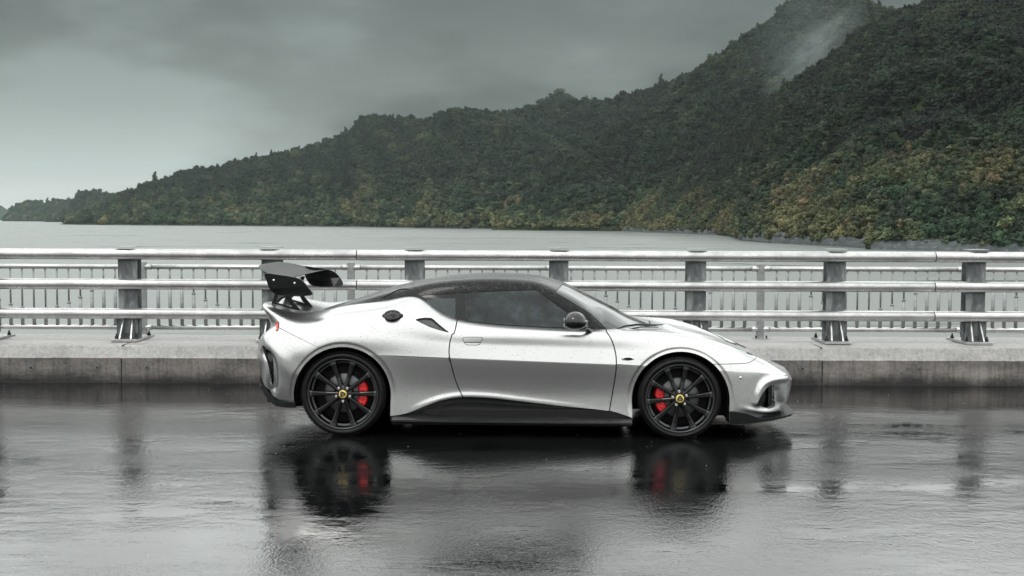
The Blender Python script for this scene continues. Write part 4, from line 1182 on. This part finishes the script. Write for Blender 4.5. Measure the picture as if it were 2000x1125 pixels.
# ---------------- rear wing
def wing_pt(s, u):
    """s: -1 near end .. 1 far end, u: 0 trailing .. 1 leading edge"""
    k = 1 - abs(s) ** 4
    te = Lp(518, 533, .70); le = Lp(574, 541.5, .70)
    x0, z0 = te[0] - .135 * k, te[2] + .050 * k
    x1, z1 = le[0] + .035 * k, le[2] + .012 * k
    cam_ = -.030 * math.sin(math.pi * u) * (1 + .5 * k)
    return x0 + (x1 - x0) * u, z0 + (z1 - z0) * u + cam_
b = MB(); ns_, nu_ = 60, 20; V = []
for i in range(ns_ + 1):
    s = -1 + 2 * i / ns_
    ring_ = []
    for j in range(nu_ + 1):
        u = j / nu_; x, z = wing_pt(s, u); th = .016 * (math.sin(math.pi * u ** .6)) ** .6 + .003; ring_.append((x, s * .70, z + th * .5))
    for j in range(nu_, -1, -1):
        u = j / nu_; x, z = wing_pt(s, u); th = .016 * (math.sin(math.pi * u ** .6)) ** .6 + .003; ring_.append((x, s * .70, z - th * .5))
    V += ring_
m_ = 2 * (nu_ + 1)
fs = [(i * m_ + j, i * m_ + (j + 1) % m_, (i + 1) * m_ + (j + 1) % m_, (i + 1) * m_ + j) for i in range(ns_) for j in range(m_)]
fs += [tuple(range(m_)), tuple(ns_ * m_ + j for j in range(m_))]
b.add(V, fs, 0, True)
wing = b.build('rear_wing', MAT['wing'], car)
ep = smooth_line([(517.5, 534), (545, 536.5), (573, 541), (590, 547.5), (603, 562), (608.5, 572), (606, 577.5), (590, 579), (560, 579), (540, 576.5), (528, 567), (520.5, 549)], 5, True)
ep3 = [Lp(x, y, .715) for x, y in ep]
for s_ in (-1, 1):
    n_ = len(ep3); V = []
    cx = sum(p_[0] for p_ in ep3) / n_; cz = sum(p_[2] for p_ in ep3) / n_; zm = min(p_[2] for p_ in ep3)
    for off, shr in ((.704, 1), (.710, 1.0), (.722, .985)):
        for x, _, z in ep3:
            tuck = -.05 * max(0, (cz - z) / (cz - zm)) ** 2        # the plate curls inwards below
            V.append((cx + (x - cx) * shr, s_ * (off + tuck), cz + (z - cz) * shr))
    fs = [(r_ * n_ + k, r_ * n_ + (k + 1) % n_, (r_ + 1) * n_ + (k + 1) % n_, (r_ + 1) * n_ + k) for r_ in range(2) for k in range(n_)]
    fs += [tuple(range(n_)), tuple(2 * n_ + k for k in range(n_))]
    b = MB(); b.add(V, fs); e_ = b.build('endplate', MAT['carbon'], wing)
    for px, py in ((534.7, 547.2), (575.5, 553)):
        P = Lp(px, py, .715); b = MB(); b.lathe([(0, -.010), (.007, -.009), (.010, -.003), (.010, .004)], 12)
        b.v = [(x + P[0], (y - .716) * (1 if s_ < 0 else -1), z + P[2]) for x, y, z in b.v]; b.build('bolt', MAT['nut'], e_)
sup = [  # each strut: outline in the picture, at half-width .24
    [(527, 596), (531, 591), (536, 578), (540, 562), (549, 540), (556, 541), (547, 566), (541.5, 585), (539, 596), (537, 600), (528, 600)],
    [(538, 590), (575, 601), (578, 606), (538, 594)],
    [(565, 545), (572, 545), (567, 560), (566.5, 575), (572, 588), (584, 602), (592, 611), (592, 615), (584, 613), (578, 606), (567, 596), (561, 584), (558, 570), (560, 558)],
    [(540, 588), (548, 581), (560, 576), (562, 579), (550, 585), (543, 592)]]
for s_ in (-1, 1):
    b = MB()
    for po in sup:
        P3 = [Lp(x, y, .24) for x, y in po]
        b.prism([(p_[0], p_[2]) for p_ in P3], lambda x, z: (x, s_ * .246, z), lambda x, z: (x, s_ * .232, z))
    so_ = b.build('wing_support', MAT['trim'], wing)
    for px, py in ((531.5, 593.5), (587, 608.5)):
        P = Lp(px, py, .24); b = MB(); b.lathe([(0, -.008), (.006, -.007), (.008, -.002), (.008, .004)], 12)
        b.v = [(x + P[0], (y - .246) * (1 if s_ < 0 else -1), z + P[2]) for x, y, z in b.v]; b.build('bolt', MAT['nut'], so_)

# ---------------- wheels
def wheel(px, py, rad, wd, rimr, hubw, rot, nrot, cal_side):
    X, _, Z = Lp(px, py, hubw); Z = rad
    for s_ in (-1, 1):
        root = empty('wheel', (X, s_ * hubw, Z), 0, car)
        if s_ > 0: root.rotation_euler = (0, 0, math.pi)
        b = MB(); r0, r1 = rimr, rad
        tw = wd
        prof = [(r0 - .004, .014), (r0 + .004, .004), (r0 + .012, -.004), (r0 + .4 * (r1 - r0), -.014), (r0 + .72 * (r1 - r0), -.010), (r1 - .012, .004), (r1 - .004, .016), (r1, .032), (r1, tw - .03), (r1 - .012, tw), (r0, tw + .002), (r0 - .004, tw - .02)]
        b.lathe(prof, 96)
        tyre = b.build('tyre', MAT['tyre'], root)
        b = MB()                                             # tread blocks over the shoulder
        for k in range(72):
            a = 2 * math.pi * k / 72; ra = Matrix.Rotation(-a, 3, 'Y')
            c = ra @ Vector((r1 + .0005, .042, 0)); b.box(c, (.006, .040, .018), 0, ra)
            c = ra @ Vector((r1 + .0005, .105, 0)); b.box(c, (.006, .070, .020), 0, ra)
        b.build('tread', MAT['tyre'], tyre)
        b = MB()
        b.lathe([(r0 - .002, .012), (r0 + .005, .001), (r0 + .002, -.005), (r0 - .004, -.002), (r0 - .009, .008)], 96, 1)
        b.lathe([(r0 - .009, .008), (r0 - .016, .034), (r0 - .018, .038)], 96, 0)
        b.lathe([(r0 - .018, .038), (r0 - .031, .042)], 96, 1)
        b.lathe([(r0 - .031, .042), (r0 - .036, .12), (r0 - .030, wd - .01)], 96, 0)
        rim = b.build('rim', [MAT['wheel_black'], MAT['rim_edge']], root)
        for k in range(10):
            a = rot + k * math.pi / 5; V = []
            secs = [(.030, .0125, .000, .030), (.075, .0125, .006, .032), (.13, .0135, .014, .030), (r0 - .06, .0175, .010, .034), (r0 - .030, .021, .006, .036), (r0 - .010, .025, .006, .030)]
            for (rr_, hw, y0, dp) in secs:
                for (tt, yy) in ((-hw * 1.35, y0 + dp), (-hw, y0 + .004), (-hw * .55, y0), (hw * .55, y0), (hw, y0 + .004), (hw * 1.35, y0 + dp)):
                    V.append((rr_ * math.cos(a) - tt * math.sin(a), yy, rr_ * math.sin(a) + tt * math.cos(a)))
            fs = []; mi_ = []
            for i in range(len(secs) - 1):
                for j in range(6):
                    j2 = (j + 1) % 6; fs.append((i * 6 + j, i * 6 + j2, (i + 1) * 6 + j2, (i + 1) * 6 + j)); mi_.append(1 if i == len(secs) - 2 and j in (1, 2, 3) else 0)  # spoke tips take the lighter edge material: highlights put into the colour
            fs += [tuple(range(6)), tuple((len(secs) - 1) * 6 + j for j in range(6))]
            b = MB(); b.add(V, fs); b.mi[:len(mi_)] = mi_; b.build('spoke', [MAT['wheel_black'], MAT['rim_edge']], root, bevel=.0012)
        b = MB(); b.lathe([(.034, -.001), (.040, .004), (.047, .010), (.068, .022), (.075, .032), (.075, .05), (0, .05)], 40)
        b.build('hub', MAT['wheel_black'], root)
        b = MB(); b.lathe([(0, -.008), (.027, -.008), (.030, -.006), (.031, .004)], 40); cap_ = b.build('centre_cap', MAT['cap_yellow'], root)
        # rounded green triangle with a pale monogram
        cc = rot * .3 + (math.pi if s_ > 0 else 0) * 0 + (.55 if cal_side > 0 else 0)
        tri = []
        for k in range(36):
            a = 2 * math.pi * k / 36; rr_ = .0215 * (1 + .13 * math.sin(3 * a + math.pi / 1)); tri.append((rr_ * math.cos(a + cc), -rr_ * math.sin(-a - cc)))
        b = MB(); b.prism(tri, lambda x, z: (x, -.0095, z), lambda x, z: (x, -.0075, z)); b.build('emblem', MAT['cap_green'], cap_)
        b = MB()
        for (x, z, l_, rt) in ((-.006, -.007, .010, .9), (0, -.008, .010, 1.57), (.006, -.007, .010, 2.2), (0, .004, .010, 0), (0, .0095, .006, 0)):
            r3 = Matrix.Rotation(-rt - cc, 3, 'Y'); cpos = Matrix.Rotation(-cc, 3, 'Y') @ Vector((x, 0, z)); b.box((cpos.x, -.0098, cpos.z), (l_, .0012, .0018), 0, r3)
        b.build('emblem_mark', MAT['cap_yellow'], cap_)
        for k in range(5):
            a = nrot + k * 2 * math.pi / 5
            b = MB(); b.lathe([(.0045, .006), (.005, -.004), (.0085, -.004), (.0105, .000), (.0115, .014)], 16); b.lathe([(0, .003), (.0045, .003)], 10, 1)
            b.v = [(x + .0555 * math.cos(a), y + .004, z + .0555 * math.sin(a)) for x, y, z in b.v]
            b.build('lug_nut', [MAT['nut'], MAT['seam']], root)
        # brake disc and caliper
        b = MB(); b.lathe([(.075, .066), (.150, .066), (.152, .070), (.152, .092), (.075, .094)], 64, 0); b.lathe([(.076, .062), (.082, .058), (.084, .066)], 64, 0)
        for k in range(30):
            a = 2 * math.pi * k / 30; rr_ = .095 + .018 * (k % 3); b.lathe([(0, .0655), (.0028, .0655)], 6, 1)
            b.v[-12:] = [(x + rr_ * math.cos(a), y - .0002, z + rr_ * math.sin(a)) for x, y, z in b.v[-12:]]
        b.build('brake_disc', [MAT['disc'], MAT['seam']], root)
        V = []; n_ = 22; A0, A1 = -.72, .60
        for k in range(n_ + 1):
            a = A0 + (A1 - A0) * k / n_; bl = 1 - .18 * math.exp(-((a + .03) / .10) ** 2) - .22 * (abs(2 * k / n_ - 1) ** 6)
            for (rr_, yy) in ((.118, .098), (.118, .050), (.128, .042), (.118 + .064 * bl, .042), (.118 + .072 * bl, .056), (.118 + .072 * bl, .098)):
                V.append((rr_ * math.cos(a) * (cal_side * -s_ if 1 else 1), yy, rr_ * math.sin(a)))
        fs = [(k * 6 + j, k * 6 + (j + 1) % 6, (k + 1) * 6 + (j + 1) % 6, (k + 1) * 6 + j) for k in range(n_) for j in range(6)] + [tuple(range(6)), tuple(n_ * 6 + j for j in range(6))]
        b = MB(); b.add(V, fs)
        for a in (-.5, -.25, .2, .42):
            c = Vector((.150 * math.cos(a) * cal_side * -s_, .041, .150 * math.sin(a))); b.lathe([(0, -.004), (.012, -.003), (.014, .004)], 12)
            b.v[-36:] = [(x + c.x, y + c.y, z + c.z) for x, y, z in b.v[-36:]]
        b.build('brake_caliper', MAT['caliper_red'], root, bevel=.003)
        b = MB(); b.lathe([(0, .105), (.23, .105), (.24, .16)], 48); b.build('inner_shield', MAT['liner'], root)
wheel(669.5, 770, .3245, .285, .268, .885, 0.0, math.pi / 2 + 2 * math.pi / 5 * 0 - math.pi, 1)
wheel(1328, 777, .3115, .245, .258, .885, math.radians(7), math.radians(25), -1)
# ================================================================== AIR
m = bpy.data.materials.new('haze_air'); m.use_nodes = True; t = m.node_tree; t.nodes.clear()
o_ = t.nodes.new('ShaderNodeOutputMaterial'); pv = t.nodes.new('ShaderNodeVolumePrincipled')
pv.inputs['Color'].default_value = (.72, .90, .88, 1); pv.inputs['Density'].default_value = .000017; pv.inputs['Anisotropy'].default_value = 0
t.links.new(pv.outputs[0], o_.inputs['Volume'])
# wisp of mist hanging in the gully between the two mountains
mm = bpy.data.materials.new('mist'); mm.use_nodes = True; t = mm.node_tree; t.nodes.clear()
o_ = t.nodes.new('ShaderNodeOutputMaterial'); pv = t.nodes.new('ShaderNodeVolumePrincipled'); pv.inputs['Color'].default_value = (.80, .93, .92, 1)
c = t.nodes.new('ShaderNodeTexCoord'); ln = nd(t, 'ShaderNodeVectorMath', operation='LENGTH'); t.links.new(c.outputs['Object'], ln.inputs[0])
fall = mth(t, 'SUBTRACT', 1.0, ln.outputs['Value'], clamp=True)
nz_ = noise_n(t, c.outputs['Object'], 1.9, 6, .62, .9)
dn = mth(t, 'MULTIPLY', mth(t, 'POWER', fall, 1.1), mth(t, 'MULTIPLY', mth(t, 'SUBTRACT', nz_, .36, clamp=True), 1.0))
t.links.new(mth(t, 'MULTIPLY', dn, .030), pv.inputs['Density']); t.links.new(pv.outputs[0], o_.inputs['Volume'])
me = bpy.data.meshes.new('mist_wisp'); bm = bmesh.new(); bmesh.ops.create_icosphere(bm, subdivisions=3, radius=1.0); bm.to_mesh(me); bm.free()
mo = link('mist_wisp', me, mm); Zm = 2150
mp_ = CAM + ray(1590, 98) * (Zm / F)
mo.location = mp_; mo.scale = (135, 60, 46); mo.rotation_euler = (0, -R(42), 0)
v2 = mo.copy(); COL.objects.link(v2); v2.location = CAM + ray(1560, 45) * (2250 / F); v2.scale = (170, 70, 75)
v2.data = me.copy(); v2.data.materials.clear(); m2 = mm.copy(); v2.data.materials.append(m2)
for n_ in m2.node_tree.nodes:
    if n_.type == 'MATH' and n_.operation == 'MULTIPLY' and abs(n_.inputs[1].default_value - .030) < 1e-6: n_.inputs[1].default_value = .008
v2.name = 'mist_veil'; tag(v2, 'thin veil of mist across the summit of the steep mountain', 'mist', kind='stuff')
tag(mo, 'pale wisp of mist drifting up the gully of the steep mountain', 'mist', kind='stuff')
b = MB(); b.box((0, 6800, 380), (29000, 20000, 2 * 400))
hz = b.build('haze', m); tag(hz, 'thin grey rain haze over the lake and the hills', 'haze', kind='stuff')
